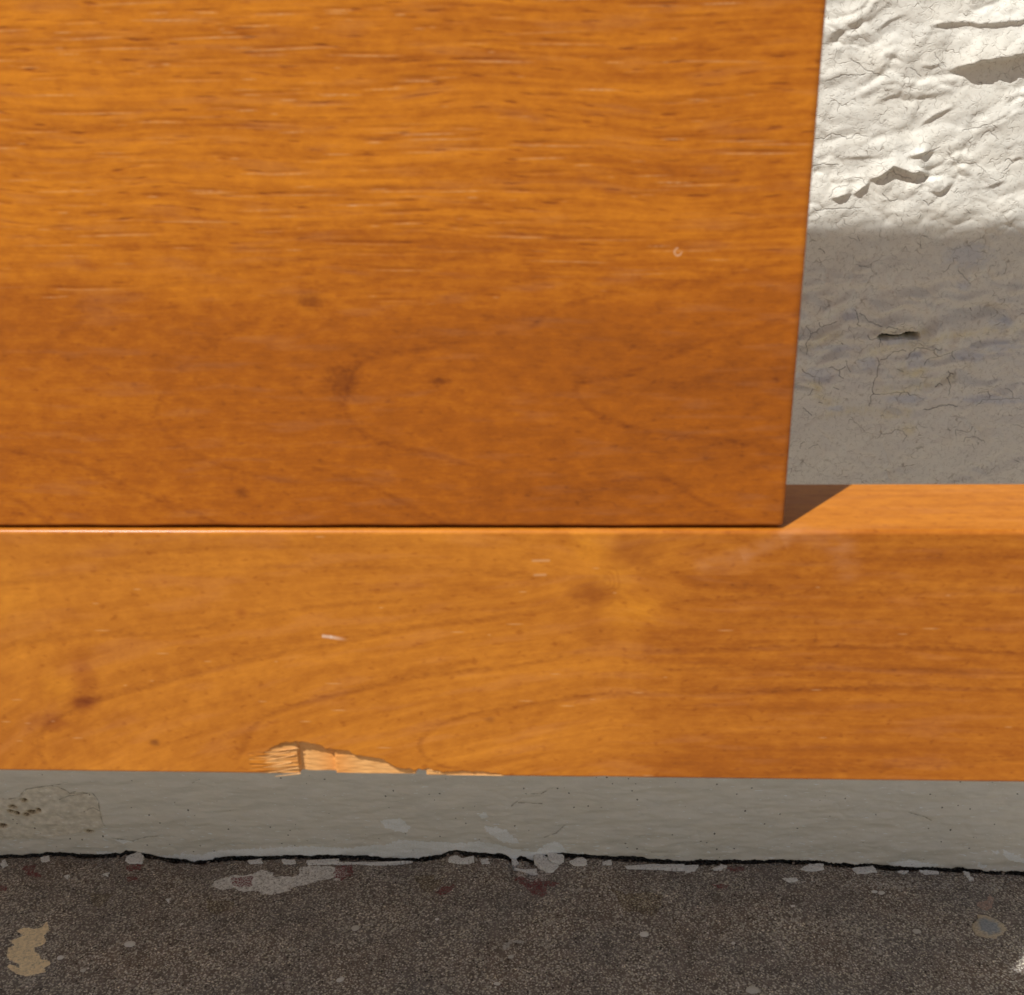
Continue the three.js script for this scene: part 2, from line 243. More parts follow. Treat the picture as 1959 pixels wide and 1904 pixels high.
// tan streaks and bluish patches painted in for warm bounce and sky light
for (const l of [[[330, 900], [450, 850], [560, 800]], [[740, 935], [950, 885], [1080, 872], [1250, 825], [1450, 802], [1800, 768]], [[450, 1345], [700, 1312], [900, 1330], [1020, 1320]], [[955, 1040], [1040, 1082], [1110, 1062]], [[330, 1140], [430, 1155], [430, 1235], [570, 1262]], [[830, 1175], [1000, 1182], [1150, 1142], [1300, 1100]], [[800, 805], [1000, 800], [1120, 800]], [[1000, 1400], [1030, 1440]]])
  upper.stroke(smoothLine(wallXY(cN(l))), 0.0052, (k, c, t, x, y) => upper.scale(k, [1.0, 0.965, 0.82], clamp(0.55 * sstep(0, 1, c) * (0.6 + 0.9 * fbm(x * 140, y * 260, 3)))));
for (const [zx, zy, rx, ry] of [[635, 690, 45, 32], [1060, 985, 70, 48], [1410, 945, 95, 40], [1380, 490, 36, 42], [1000, 1235, 110, 28], [1580, 1240, 220, 26], [440, 1075, 95, 42], [540, 1302, 45, 20], [950, 858, 130, 18], [1620, 745, 70, 36], [1610, 890, 80, 42], [560, 905, 120, 22], [760, 1000, 60, 40], [1400, 300, 120, 60]]) {
  const [cx, cy] = wallXY(cN([[zx, zy]]))[0], q = 0.000102, a = rx * q, b = ry * q;
  upper.box(cx - 2 * a, cy - 2 * b, cx + 2 * a, cy + 2 * b, (x, y, k) => upper.scale(k, [0.84, 0.88, 1.0], 0.95 * (1 - sstep(0.4, 1.35, Math.hypot((x - cx) / a, (y - cy) / b) + 0.7 * fbm(x * 190, y * 260, 3)))));
}
const LOX0 = -0.43, LOX1 = 0.36, LOY0 = -0.012, LOY1 = 0.105;
const lower = new Raster(LOX0, LOY0, LOX1 - LOX0, LOY1 - LOY0, 2048, 304).fill((x, y, o) => {
  wallPaint(x, y, o, false);
  const X = x * 1000, Y = y * 1000, brush = 1 + 0.03 * fbm(X / 26, Y / 1.1, 3); for (let q = 0; q < 3; q++) o[q] *= [0.98, 1.0, 1.03][q] * brush * (1 + 0.10 * fbm(X / 18 + 3, Y / 6, 3));
  o[3] += 0.10 * fbm(X / 22, Y / 1.2, 3) + 0.12 * fbm(X / 6, Y / 3, 3);
  const chip = fbm(X / 7 + 5, Y / 1.3 + 3, 3) - 0.31 - 0.10 * sstep(4, 34, Y); if (chip > 0) { const a = sstep(0, 0.06, chip); o[0] = mix(o[0], 0.88, a); o[1] = mix(o[1], 0.92, a); o[2] = mix(o[2], 0.94, a); o[3] -= 0.25 * a; }
  const w = worley(X / 7, Y / 7); if (w.id > 0.88 && w.f1 < 0.03 + 0.5 * (w.id - 0.88)) { for (let q = 0; q < 3; q++) o[q] *= 0.22; o[3] = 0.1; }
});
const BARE = [0.88, 0.93, 0.96];          // an older bluish white coat showing at the foot
for (const l of [cC([[900, 600], [1000, 585], [1150, 590], [1260, 572], [1400, 562], [1600, 550], [1760, 545], [1980, 552], [1980, 605], [1500, 612], [1150, 640], [980, 625]]), cC([[640, 498], [700, 500], [760, 520], [700, 527]]), cC([[540, 570], [640, 572], [700, 585], [560, 600]]),
  cD([[0, 545], [100, 535], [280, 520], [360, 495], [600, 505], [680, 515], [820, 500], [900, 515], [1060, 560], [1130, 570], [1180, 520], [1240, 500], [1280, 530], [1290, 560], [1400, 572], [1500, 580], [1290, 585], [1150, 605], [1000, 620], [900, 590], [700, 560], [600, 590], [360, 615], [0, 595]]),
  cD([[840, 410], [960, 430], [1010, 480], [1040, 510], [940, 500], [850, 440]]), cD([[805, 350], [850, 340], [860, 370], [820, 380]]), cD([[260, 385], [370, 375], [430, 430], [400, 455], [290, 430]]), cE([[1830, 565], [1900, 590], [1990, 625], [1990, 650], [1900, 630], [1850, 605]]), cE([[1770, 575], [1815, 570], [1810, 590], [1780, 592]]), cE([[1690, 640], [1740, 655], [1750, 672], [1690, 670]]), cE([[1160, 640], [1300, 628], [1470, 655], [1430, 672], [1200, 665]])])
  lower.poly(wallXY(l), 0.0022, 320, (k, x, y) => { const a = 0.75 + 0.5 * noise(x * 900, y * 1600); lower.blend(k, BARE, clamp(a)); lower.b[k] -= 0.18; });
lower.poly(PATCH, 0.002, 300, (k, x, y) => { const X = x * 1000, Y = y * 1000, s = fbm(X / 5, Y / 4, 3); lower.scale(k, [0.99 + 0.35 * s, 0.96 + 0.35 * s, 0.91 + 0.35 * s], 1); lower.b[k] += 0.35 * fbm(X / 2.5, Y / 2, 3); });
for (const l of [cC([[100, 265], [150, 215], [240, 200], [300, 192], [385, 175]]), cC([[300, 192], [360, 215], [400, 235], [430, 228]]), cC([[400, 235], [530, 240], [565, 290], [572, 340], [585, 400], [600, 425]]), cC([[340, 272], [400, 250], [500, 240]]), cC([[480, 345], [530, 320], [570, 335]]), cC([[0, 270], [50, 270], [100, 262]]), cC([[1100, 180], [1140, 160]]),
  cC([[640, 495], [760, 515], [830, 490], [900, 485]]), cD([[1100, 232], [1155, 235], [1215, 205]]), cD([[990, 300], [1040, 262]]), cD([[1030, 285], [1160, 292]]), cD([[1290, 410], [1240, 455], [1170, 480]]), cE([[1290, 350], [1380, 370], [1420, 395]])])
  lower.stroke(wallXY(l), 0.0006, (k, c, t, x, y) => { const a = sstep(0, 0.7, c) * (0.7 + 0.5 * noise(x * 700, y * 700)); lower.blend(k, [0.13, 0.10, 0.07], clamp(a * 0.75 * sstep(-0.35, 0.25, fbm(x * 240, y * 240, 2)))); lower.b[k] = Math.min(lower.b[k], 0.2); });
for (const [[cx, cy], rx, ry] of pits.slice(3)) lower.box(cx - 2 * rx, cy - 2 * ry, cx + 2 * rx, cy + 2 * ry, (x, y, k) => { const r = Math.hypot((x - cx) / rx, (y - cy) / ry) + 0.5 * noise(x * 1500, y * 1500); lower.blend(k, [0.11, 0.075, 0.045], 0.9 * (1 - sstep(0.5, 1.3, r))); lower.scale(k, [0.95, 0.84, 0.66], 0.8 * (1 - sstep(0.8, 2.0, r))); });
const generic = new Raster(0, 0, 1.2, 1.2, 1024, 1024).fill((x, y, o) => wallPaint(x, y, o, false));

const uT = upper.textures(), lT = lower.textures(), gT = generic.textures(THREE.MirroredRepeatWrapping);
const wallMats = [
  new THREE.MeshStandardMaterial({ ...gT, color: 0xffffff, roughness: 0.82, bumpScale: 0.0006 }),
  new THREE.MeshStandardMaterial({ ...uT, color: 0xffffff, roughness: 0.8, bumpScale: 0.0006 }),
  new THREE.MeshStandardMaterial({ ...lT, color: 0xffffff, roughness: 0.72, bumpScale: 0.0007 }),
];
function buildWall() {
  const xs = spacing([[-4, 0.25], [-1, 0.05], [LOX0, 0.0011], [UPX0, 0.00062], [UPX1, 0.0011], [LOX1, 0.02], [1, 0.25], [4, 0]]);
  const ys = spacing([[0, 0.0007], [0.06, 0.0016], [LOY1, 0.003], [UPY0, 0.00062], [UPY1, 0.01], [1, 0.06], [2.2, 0]]);
  const nx = xs.length, fold = 3, ny = ys.length + fold + 1, pos = new Float32Array(nx * ny * 3), uv = new Float32Array(nx * ny * 2);
  const edge = xs.map((x) => footY(x) + 0.0010 + 0.0016 * fbm(x * 160, 3.3, 3) + 0.0011 * fbm(x * 620, 8, 2));
  for (let j = 0; j < ny; j++) for (let i = 0; i < nx; i++) {
    const k = j * nx + i, x = xs[i]; let y, z;
    if (j < fold) { y = [-0.03, edge[i] + 0.001, edge[i]][j]; z = -D + [-0.022, -0.022, -0.0012 + wallRelief(x, edge[i])][j]; }
    else if (j === ny - 1) { y = 2.2; z = -D - 0.03; }
    else { const yy = ys[j - fold], blend = clamp(1 - yy / 0.04); y = yy + (edge[i] + 0.0006) * blend; z = -D + wallRelief(x, y); }
    pos.set([x, y, z], k * 3);
    uv.set([x, y], k * 2);
  }
  const idx = [[], [], []];
  for (let j = 0; j < ny - 1; j++) for (let i = 0; i < nx - 1; i++) {
    const k = j * nx + i, x = (xs[i] + xs[i + 1]) / 2, y = pos[k * 3 + 1], y2 = pos[(k + nx) * 3 + 1];
    const g = x > UPX0 && x < UPX1 && y > UPY0 - 1e-6 && y2 < UPY1 + 1e-6 ? 1 : x > LOX0 && x < LOX1 && y2 < LOY1 + 1e-6 && j >= 1 ? 2 : 0;
    idx[g].push(k, k + 1, k + nx, k + 1, k + nx + 1, k + nx);
  }
  const geo = new THREE.BufferGeometry();
  geo.setAttribute('position', new THREE.BufferAttribute(pos, 3)); geo.setAttribute('uv', new THREE.BufferAttribute(uv, 2));
  const all = new Uint32Array(idx.reduce((s, a) => s + a.length, 0)); let at = 0;
  idx.forEach((a, g) => { all.set(a, at); geo.addGroup(at, a.length, g); at += a.length; });
  geo.setIndex(new THREE.BufferAttribute(all, 1)); geo.computeVertexNormals();
  return geo;
}
// textures are laid out in wall metres
for (const [r, t] of [[upper, uT], [lower, lT], [generic, gT]]) for (const m of Object.values(t)) { m.repeat.set(1 / r.w, 1 / r.h); m.offset.set(-r.x0 / r.w, -r.y0 / r.h); }
const wall = new THREE.Group(); wall.name = 'masonry_wall'; wall.position.set(0, 0, 0);
wall.userData = { label: 'rough white painted wall with cracked paint behind the varnished wood', category: 'wall' };
const face = new THREE.Mesh(buildWall(), wallMats); face.name = 'painted_face'; wall.add(face);
const core = new THREE.Mesh(new THREE.BoxGeometry(8, 2.23, 0.2), new THREE.MeshStandardMaterial({ color: new THREE.Color(0.3, 0.27, 0.24), roughness: 0.95 }));
core.name = 'masonry_core'; core.position.set(0, 2.23 / 2 - 0.035, -D - 0.031 - 0.1); wall.add(core);
const ADDED_EAVE_Y = 2.23, ADDED_EAVE_OUT = 0.85;       // unseen overhang, added to shade the upper wall and block sky from above
{ const wood = new THREE.MeshStandardMaterial({ color: new THREE.Color(0.16, 0.12, 0.09), roughness: 0.8 }), tile = new THREE.MeshStandardMaterial({ color: new THREE.Color(0.22, 0.16, 0.13), roughness: 0.9 });
  const added_eave = new THREE.Mesh(new THREE.BoxGeometry(8, 0.022, ADDED_EAVE_OUT + 0.25), wood); added_eave.name = 'added_eave'; added_eave.position.set(0, ADDED_EAVE_Y + 0.011, -D + ADDED_EAVE_OUT - (ADDED_EAVE_OUT + 0.25) / 2); wall.add(added_eave);
  const cover = new THREE.Mesh(new THREE.BoxGeometry(8.1, 0.03, ADDED_EAVE_OUT + 0.30), tile); cover.name = 'added_roof_covering'; cover.position.set(0, ADDED_EAVE_Y + 0.022 + 0.0155, -D + ADDED_EAVE_OUT - (ADDED_EAVE_OUT + 0.25) / 2); wall.add(cover);
  for (let i = 0; i < 13; i++) { const r = new THREE.Mesh(new THREE.BoxGeometry(0.06, 0.1, ADDED_EAVE_OUT - 0.06), wood); r.name = i ? `added_rafter_${String(i).padStart(3, '0')}` : 'added_rafter'; r.position.set(-3.9 + i * 0.65, ADDED_EAVE_Y - 0.0505, -D + 0.01 + (ADDED_EAVE_OUT - 0.06) / 2 ); wall.add(r); } }
scene.add(shade(wall));

// ------------------------------------------------------------------ ground: worn cement paving with fine aggregate
const GX0 = -0.47, GX1 = 0.40, GZ0 = -D - 0.004, GDEPTH = 0.40;
const groundCol = (x, z, o) => {           // x, z in metres
  const X = x * 1000, Z = z * 1000;
  const wx = X + 0.5 * noise(X / 1.1, Z / 1.1), wz = Z + 0.5 * noise(X / 1.1 + 70, Z / 1.1);
  const cell = 1.35 + 0.35 * noise(X / 30, Z / 30 + 4), w = worley(wx / 1.35, wz / 1.35), grain = 1 - sstep(0.18 * cell, 0.40 * cell, w.f1), id = w.id;
  const patch = fbm(X / 60, Z / 45, 3), paste = 0.95 + 0.55 * fbm(X / 9, Z / 9, 3) + 0.35 * noise(X / 0.9, Z / 0.9);
  const warm = 0.10 * patch;
  let r = 0.158 * paste * (1 + 1.6 * warm), g = 0.128 * paste, b = 0.112 * paste * (1 - 1.6 * warm);
  const keep = sstep(0.12, 0.45, id + 0.25 * fbm(X / 14 + 5, Z / 14, 2)), br = (0.29 + 0.27 * id * id + (id > 0.965 ? 0.14 : 0)) * (1 + 0.25 * patch);
  const tint = hash(Math.floor(id * 255), 7, 4), a = grain * keep;
  r = mix(r, br * (1.05 + 0.06 * tint), a); g = mix(g, br * (0.965 + 0.02 * tint), a); b = mix(b, br * (0.90 - 0.14 * tint), a);
  let h = 0.35 + 0.4 * a + 0.12 * noise(X / 0.8, Z / 0.8);
  { const q = worley(wx / 3.6 + 31, wz / 3.6 + 5), big = q.id > 0.72 ? (1 - sstep(0.18, 0.34, q.f1)) * sstep(0.72, 0.8, q.id) : 0, m = 0.16 + 1.1 * (q.id - 0.72); if (big > 0) { r = mix(r, m * 1.05, 0.8 * big); g = mix(g, m * 0.95, 0.8 * big); b = mix(b, m * 0.82, 0.8 * big); h += 0.15 * big; } }
  const p = worley(X / 5.5 + 9, Z / 5.5); if (p.id > 0.72 && p.f1 < 0.10 + 0.1 * (p.id - 0.72)) { r *= 0.25; g *= 0.25; b *= 0.25; h = 0; }
  o[0] = 1.22 * r; o[1] = 1.25 * g; o[2] = 1.25 * b; o[3] = h;
};
const gr = new Raster(GX0, GZ0, GX1 - GX0, GDEPTH, 2048, 942).fill(groundCol);
const GREYPAINT = [0.82, 0.81, 0.78], REDPAINT = [0.20, 0.05, 0.055], TAN = [0.88, 0.72, 0.47];
const paintOn = (list, col, rough, cover, fr = 260, grit_ = false) => gr.poly(groundXZ(list), rough, fr, (k, x, z) => {
  const X = x * 1000, Z = z * 1000, w = worley((X + 0.4 * noise(X, Z)) / 1.35, Z / 1.35), n = 0.5 + 0.5 * noise(X / 1.0, Z / 1.0) + 0.35 * noise(X / 3, Z / 3);
  const a = clamp(cover + 1.5 * (n - 0.5) - (grit_ ? 0.9 * sstep(0.2, 0.5, w.f1) : 0)); gr.blend(k, col.map((c) => c * (0.88 + 0.24 * w.id)), a); gr.b[k] = mix(gr.b[k], 0.62, a * 0.6);
});
const grit = (list, col, rough, thr) => gr.poly(groundXZ(list), rough, 240, (k, x, z) => { const X = x * 1000, Z = z * 1000; const a = sstep(thr, thr + 0.18, fbm(X / 2.0, Z / 2.0, 2)); gr.blend(k, col, a * 0.85); });
paintOn(cC([[1215, 770], [1220, 740], [1300, 715], [1320, 705], [1400, 705], [1450, 690], [1500, 670], [1555, 690], [1570, 715], [1700, 710], [1720, 660], [1760, 650], [1900, 655], [1950, 680], [1960, 700], [1930, 715], [1800, 745], [1690, 770], [1620, 800], [1560, 815], [1500, 810], [1460, 790], [1390, 800], [1340, 780], [1260, 790]]), GREYPAINT, 0.0024, 0.85);
paintOn(cD([[0, 650], [60, 640], [80, 680], [30, 720], [0, 720]]), GREYPAINT, 0.002, 0.5);
for (const l of [cC([[1320, 720], [1450, 705], [1440, 760], [1370, 775], [1330, 760]]), cC([[130, 660], [210, 640], [190, 680], [240, 715], [150, 710]]), cC([[720, 650], [820, 640], [800, 670], [740, 680]]), cC([[730, 715], [800, 705], [790, 735], [735, 735]]), cC([[-20, 755], [45, 770], [30, 800], [-20, 800]]),
  cD([[0, 640], [100, 630], [110, 690], [40, 720], [0, 690]]), cD([[560, 780], [600, 760], [680, 750], [640, 790], [600, 800]]), cD([[1005, 700], [1100, 715], [1250, 730], [1240, 752], [1185, 745], [1185, 790], [1150, 815], [1100, 790], [1075, 750], [1020, 730]]), cE([[240, 660], [350, 665], [340, 685], [260, 690]]), cE([[160, 765], [260, 770], [240, 785], [190, 785]]), cE([[1380, 660], [1420, 655], [1420, 672]])])
  paintOn(l, REDPAINT, 0.003, 1.15, 200, true);
paintOn(cC([[95, 1025], [140, 1005], [190, 1015], [240, 1005], [270, 970], [275, 1000], [285, 1025], [250, 1050], [265, 1080], [240, 1105], [195, 1120], [200, 1145], [225, 1160], [230, 1185], [285, 1195], [290, 1215], [255, 1235], [260, 1260], [200, 1275], [150, 1285], [90, 1270], [40, 1235], [45, 1215], [90, 1225], [110, 1240], [105, 1215], [50, 1190], [35, 1160], [45, 1120], [80, 1105], [55, 1080], [100, 1065], [130, 1050]]), TAN, 0.001, 1.15, 420);
paintOn(cD([[942, 1098], [948, 1072], [975, 1056], [1005, 1048], [1040, 1052], [1072, 1064], [1040, 1074], [1005, 1066], [980, 1078], [966, 1104], [950, 1110]]), [0.52, 0.50, 0.47], 0.0012, 0.75);
paintOn(cE([[1680, 870], [1740, 860], [1760, 820], [1790, 850], [1780, 890], [1750, 920], [1700, 905]]), [0.42, 0.29, 0.24], 0.0016, 0.7);
for (const l of [cE([[540, 720], [660, 725], [760, 735], [740, 770], [620, 755], [540, 740]]), cE([[850, 735], [1000, 740], [1200, 735], [1400, 750], [1560, 760], [1540, 800], [1300, 790], [1050, 790], [900, 770]]), cE([[1640, 730], [1850, 760], [1850, 800], [1640, 810]])]) grit(l, [0.56, 0.54, 0.5], 0.003, 0.08);
grit(cC([[350, 690], [430, 700], [640, 690], [640, 720], [400, 730]]), [0.56, 0.54, 0.5], 0.003, 0.1);
grit(cD([[330, 700], [420, 700], [420, 760], [360, 760]]), [0.5, 0.47, 0.44], 0.003, 0.1);
grit(cD([[1010, 640], [1120, 640], [1230, 650], [1180, 720], [1020, 700]]), [0.6, 0.55, 0.52], 0.003, -0.05);
grit(cD([[950, 770], [1090, 800], [1000, 830]]), [0.5, 0.45, 0.43], 0.003, 0.1);
for (const l of [[[1180, 840], [1260, 850], [1350, 860], [1310, 910], [1210, 930]], [[480, 800], [640, 820], [560, 900]]]) gr.poly(groundXZ(cC(l)), 0.006, 90, (k) => gr.scale(k, [0.78, 0.74, 0.62], 0.7));
for (const l of [[[450, 690], [620, 700], [560, 780], [470, 760]], [[1560, 780], [1850, 790], [1800, 920], [1620, 900]]]) gr.poly(groundXZ(cD(l)), 0.006, 90, (k) => gr.scale(k, [0.72, 0.66, 0.5], 0.6));

const groundTile = new Raster(0, 0, 0.87, 0.87, 1024, 1024).fill(groundCol);
const grT = gr.textures(), gtT = groundTile.textures(THREE.MirroredRepeatWrapping);
for (const [r, t] of [[gr, grT], [groundTile, gtT]]) for (const m of Object.values(t)) { m.repeat.set(1 / r.w, 1 / r.h); m.offset.set(-r.x0 / r.w, -r.y0 / r.h); }
const groundMats = [new THREE.MeshStandardMaterial({ ...gtT, roughness: 0.92, bumpScale: 0.0008 }), new THREE.MeshStandardMaterial({ ...grT, roughness: 0.92, bumpScale: 0.0008 })];
const bayX = (x) => 0.0012 * fbm(x * 40, 1.5, 2);
function groundY(x, z) {
  const dz = z + D, X = x * 1000, Z = z * 1000, near = footY(x) - 0.0006;
  let y = near * Math.exp(-Math.max(0, dz) / 0.06) + 0.0011 * fbm(X / 40, Z / 30, 3) * sstep(0.004, 0.03, dz) + 0.00022 * fbm(X / 2.2, Z / 2.2, 2);
  const lip = 0.0012 + 0.0022 * fbm(X / 9 + 3, 6.6, 3) + 0.0011 * fbm(X / 1.9, 2, 2);
  const bite = sstep(0.25, 0.5, fbm(X / 16 + 90, 3.1, 2)) * 0.004;
  return y - 0.014 * (1 - sstep(lip - 0.0012, lip + 0.0003, dz)) - 0.004 * (1 - sstep(lip, lip + bite + 0.0002, dz)) * (bite > 0 ? 1 : 0);
}
function buildGround() {
  const xs = spacing([[-150, 12], [-6, 0.6], [-1, 0.06], [GX0, 0.0012], [GX1, 0.06], [1, 0.6], [6, 12], [150, 0]]);
  const zs = spacing([[-D - 0.032, 0.007], [-D - 0.018, 0.004], [-D - 0.004, 0.0006], [-D + 0.016, 0.0015], [-D + 0.09, 0.003], [-D + 0.19, 0.01], [GZ0 + GDEPTH, 0.08], [1, 0.6], [6, 12], [150, 0]]);
  const nx = xs.length, nz = zs.length, pos = new Float32Array(nx * nz * 3), uv = new Float32Array(nx * nz * 2);
  for (let j = 0; j < nz; j++) for (let i = 0; i < nx; i++) { const k = j * nx + i; pos.set([xs[i], groundY(xs[i], zs[j]), zs[j]], k * 3); uv.set([xs[i], zs[j]], k * 2); }
  const idx = [[], []];
  for (let j = 0; j < nz - 1; j++) for (let i = 0; i < nx - 1; i++) {
    const k = j * nx + i, x = (xs[i] + xs[i + 1]) / 2, z = (zs[j] + zs[j + 1]) / 2, g = x > GX0 && x < GX1 && z > GZ0 && z < GZ0 + GDEPTH ? 1 : 0;
    idx[g].push(k, k + nx, k + 1, k + 1, k + nx, k + nx + 1);
  }
  const geo = new THREE.BufferGeometry();
  geo.setAttribute('position', new THREE.BufferAttribute(pos, 3)); geo.setAttribute('uv', new THREE.BufferAttribute(uv, 2));
  const all = new Uint32Array(idx[0].length + idx[1].length); all.set(idx[0]); all.set(idx[1], idx[0].length);
  geo.addGroup(0, idx[0].length, 0); geo.addGroup(idx[0].length, idx[1].length, 1);
  geo.setIndex(new THREE.BufferAttribute(all, 1)); geo.computeVertexNormals();
  return geo;
}
const ground = new THREE.Mesh(buildGround(), groundMats); ground.name = 'ground'; ground.userData = { kind: 'structure' };
scene.add(ground);

// thin pieces lying on the ground: flaked paint, one flat stone, small pebbles
function chipGeometry(list, thick, lift, puff = 0) {
  const pts = []; for (let i = 0; i < list.length; i++) { const a = list[i], b = list[(i + 1) % list.length], n = 5; for (let t = 0; t < n; t++) { const x = mix(a[0], b[0], t / n), z = mix(a[1], b[1], t / n); pts.push([x + 0.0016 * fbm(x * 420, z * 420, 3), z + 0.0014 * fbm(x * 420 + 40, z * 420, 3)]); } }
  const cx = pts.reduce((s, p) => s + p[0], 0) / pts.length, cz = pts.reduce((s, p) => s + p[1], 0) / pts.length;
  const P = [], UV = [], I = [], n = pts.length, rings = [[1, -0.002, 0], [1, thick * 0.7, 0], [0.93, thick, 0], [0.6, thick + puff * 0.7, 1], [0.25, thick + puff, 1]];
  const base = Math.max(...pts.map(([x, z]) => groundY(x, Math.max(z, -D + 0.004)))) * 0.6 + 0.4 * groundY(cx, Math.max(cz, -D + 0.004)) + lift;
  for (const [s, h, w] of rings) for (const [x, z] of pts) { const qx = cx + (x - cx) * s, qz = cz + (z - cz) * s; P.push(qx, base + h + w * 0.0003 * noise(qx * 600, qz * 600), qz); UV.push(qx, qz); }
  P.push(cx, base + thick + puff, cz); UV.push(cx, cz);
  for (let r = 0; r < rings.length - 1; r++) for (let i = 0; i < n; i++) { const a = r * n + i, b = r * n + (i + 1) % n; I.push(a, b, a + n, b, b + n, a + n); }
  const last = (rings.length - 1) * n; for (let i = 0; i < n; i++) I.push(last + i, last + (i + 1) % n, rings.length * n);
  const g = new THREE.BufferGeometry(); g.setAttribute('position', new THREE.Float32BufferAttribute(P, 3)); g.setAttribute('uv', new THREE.Float32BufferAttribute(UV, 2)); g.setIndex(I); g.computeVertexNormals(); return g;
}
const flakeR = new Raster(0, 0, 0.08, 0.08, 512, 512).fill((x, y, o) => { const X = x * 1000, Y = y * 1000, n = fbm(X / 1.6, Y / 1.6, 3), d = sstep(0.18, 0.42, fbm(X / 1.3 + 9, Y / 1.0, 3)); const t = 0.80 * (1 + 0.3 * n); o[0] = mix(t, 0.2, d * 0.7); o[1] = mix(t * 1.0, 0.17, d * 0.7); o[2] = mix(t * 0.97, 0.14, d * 0.7); o[3] = 0.6 + 0.3 * n - 0.3 * d; });
const fT = flakeR.textures(THREE.MirroredRepeatWrapping); for (const m of Object.values(fT)) m.repeat.set(1 / 0.08, 1 / 0.08);
const flakeMat = new THREE.MeshStandardMaterial({ ...fT, roughness: 0.8, bumpScale: 0.0004, side: THREE.DoubleSide });
const flakes = [
  [cJ([[830, 580], [860, 530], [920, 490], [1000, 490], [1040, 510], [1100, 580], [1230, 590], [1210, 640], [1130, 720], [1050, 715], [960, 670], [900, 660], [840, 620]]), 0.0009, 0.0004], [cJ([[1045, 500], [1060, 460], [1120, 440], [1180, 450], [1280, 450], [1305, 490], [1300, 550], [1250, 585], [1160, 572], [1100, 568]]), 0.001, 0.0012],
  [cJ([[490, 560], [510, 510], [560, 520], [600, 570], [560, 620], [500, 640]]), 0.0012, 0.0004], [cJ([[1390, 545], [1500, 500], [1600, 490], [1650, 520], [1665, 590], [1620, 610], [1450, 600]]), 0.0012, 0.0002], [cJ([[520, 680], [620, 660], [760, 690], [880, 680], [900, 740], [760, 735], [640, 700]]), 0.0007, 0],
  ...[[[660, 680], [720, 652], [800, 652], [800, 680], [730, 692]], [[960, 677], [1090, 666], [1110, 697], [1000, 707]], [[1350, 688], [1460, 692], [1470, 707], [1380, 707]], [[1230, 692], [1290, 690], [1270, 707]], [[1605, 698], [1635, 700], [1670, 740], [1645, 746]], [[0, 662], [80, 657], [60, 690], [0, 700]], [[150, 682], [210, 654], [245, 662], [200, 690]], [[560, 735], [640, 728], [655, 745], [600, 752]]].map((l) => [cE(l), 0.0008, 0.0001]),
  ...[[[718, 600], [800, 582], [820, 605], [815, 640], [740, 640], [715, 622]], [[230, 612], [280, 597], [285, 625], [240, 632]], [[1420, 624], [1500, 615], [1500, 637], [1420, 642]], [[1610, 624], [1690, 618], [1690, 642], [1620, 644]], [[1750, 624], [1940, 618], [1940, 642], [1760, 648]], [[0, 640], [30, 620], [45, 650], [10, 665]], [[585, 705], [625, 690], [615, 715]], [[365, 715], [405, 710], [385, 732]], [[945, 850], [975, 840], [965, 868]]].map((l) => [cC(l), 0.0007, 0.0001]),
  ...[[[0, 618], [250, 622], [440, 618], [250, 634], [0, 630]], [[640, 596], [680, 578], [720, 604], [780, 596], [780, 620], [700, 626], [640, 620]], [[1500, 613], [1550, 608], [1550, 632], [1500, 632]], [[1620, 634], [1800, 636], [1959, 645], [1959, 666], [1640, 652]], [[820, 604], [860, 598], [870, 626], [825, 628]]].map((l) => [cD(l), 0.0007, 0.0001]),
];
flakes.forEach(([l, t, lift], i) => { const m = new THREE.Mesh(chipGeometry(groundXZ(l), t, lift), flakeMat); m.name = i ? `paint_flake_${String(i).padStart(3, '0')}` : 'paint_flake'; ground.add(m); });

const stoneR = new Raster(-0.1, -0.1, 0.2, 0.2, 16, 16);
const stoneList = groundXZ(cM([[740, 330], [830, 250], [870, 200], [840, 130], [1000, 150], [1150, 190], [1290, 260], [1410, 320], [1500, 450], [1430, 520], [1420, 560], [1290, 590], [1270, 650], [1080, 630], [960, 600], [830, 570], [760, 470]]));
{ const xs = stoneList.map((p) => p[0]), zs = stoneList.map((p) => p[1]), x0 = Math.min(...xs), x1 = Math.max(...xs), z0 = Math.min(...zs), z1 = Math.max(...zs), cx = (x0 + x1) / 2, cz = (z0 + z1) / 2;
  const r = new Raster(x0 - 0.001, z0 - 0.001, x1 - x0 + 0.002, z1 - z0 + 0.002, 160, 120).fill((x, z, o) => { const X = x * 1000, Z = z * 1000, e = Math.hypot((x - cx) / (x1 - x0) * 2, (z - cz) / (z1 - z0) * 2), rim = sstep(0.45, 0.85, e + 0.35 * fbm(X / 4, Z / 4, 3)), n = 1 + 0.6 * fbm(X / 1.5, Z / 1.1, 3);
    o[0] = n * mix(0.30, 0.52, rim); o[1] = n * mix(0.325, 0.44, rim); o[2] = n * mix(0.35, 0.32, rim); o[3] = 0.5 + 0.4 * fbm(X / 1.2, Z / 1.2, 3); });
  const t = r.textures(); for (const m of Object.values(t)) { m.repeat.set(1 / r.w, 1 / r.h); m.offset.set(-r.x0 / r.w, -r.y0 / r.h); }
  const m = new THREE.Mesh(chipGeometry(stoneList, 0.0004, 0, 0.0004), new THREE.MeshStandardMaterial({ ...t, roughness: 0.75, bumpScale: 0.0004, side: THREE.DoubleSide })); m.name = 'flat_stone'; m.userData.label = 'bluish grey flat stone with a tan rim, set in the ground'; ground.add(m); }
const pebbleMat = [[0.70, 0.67, 0.62], [0.58, 0.55, 0.5], [0.74, 0.72, 0.69]].map((c) => new THREE.MeshStandardMaterial({ color: new THREE.Color(...c), roughness: 0.8 }));
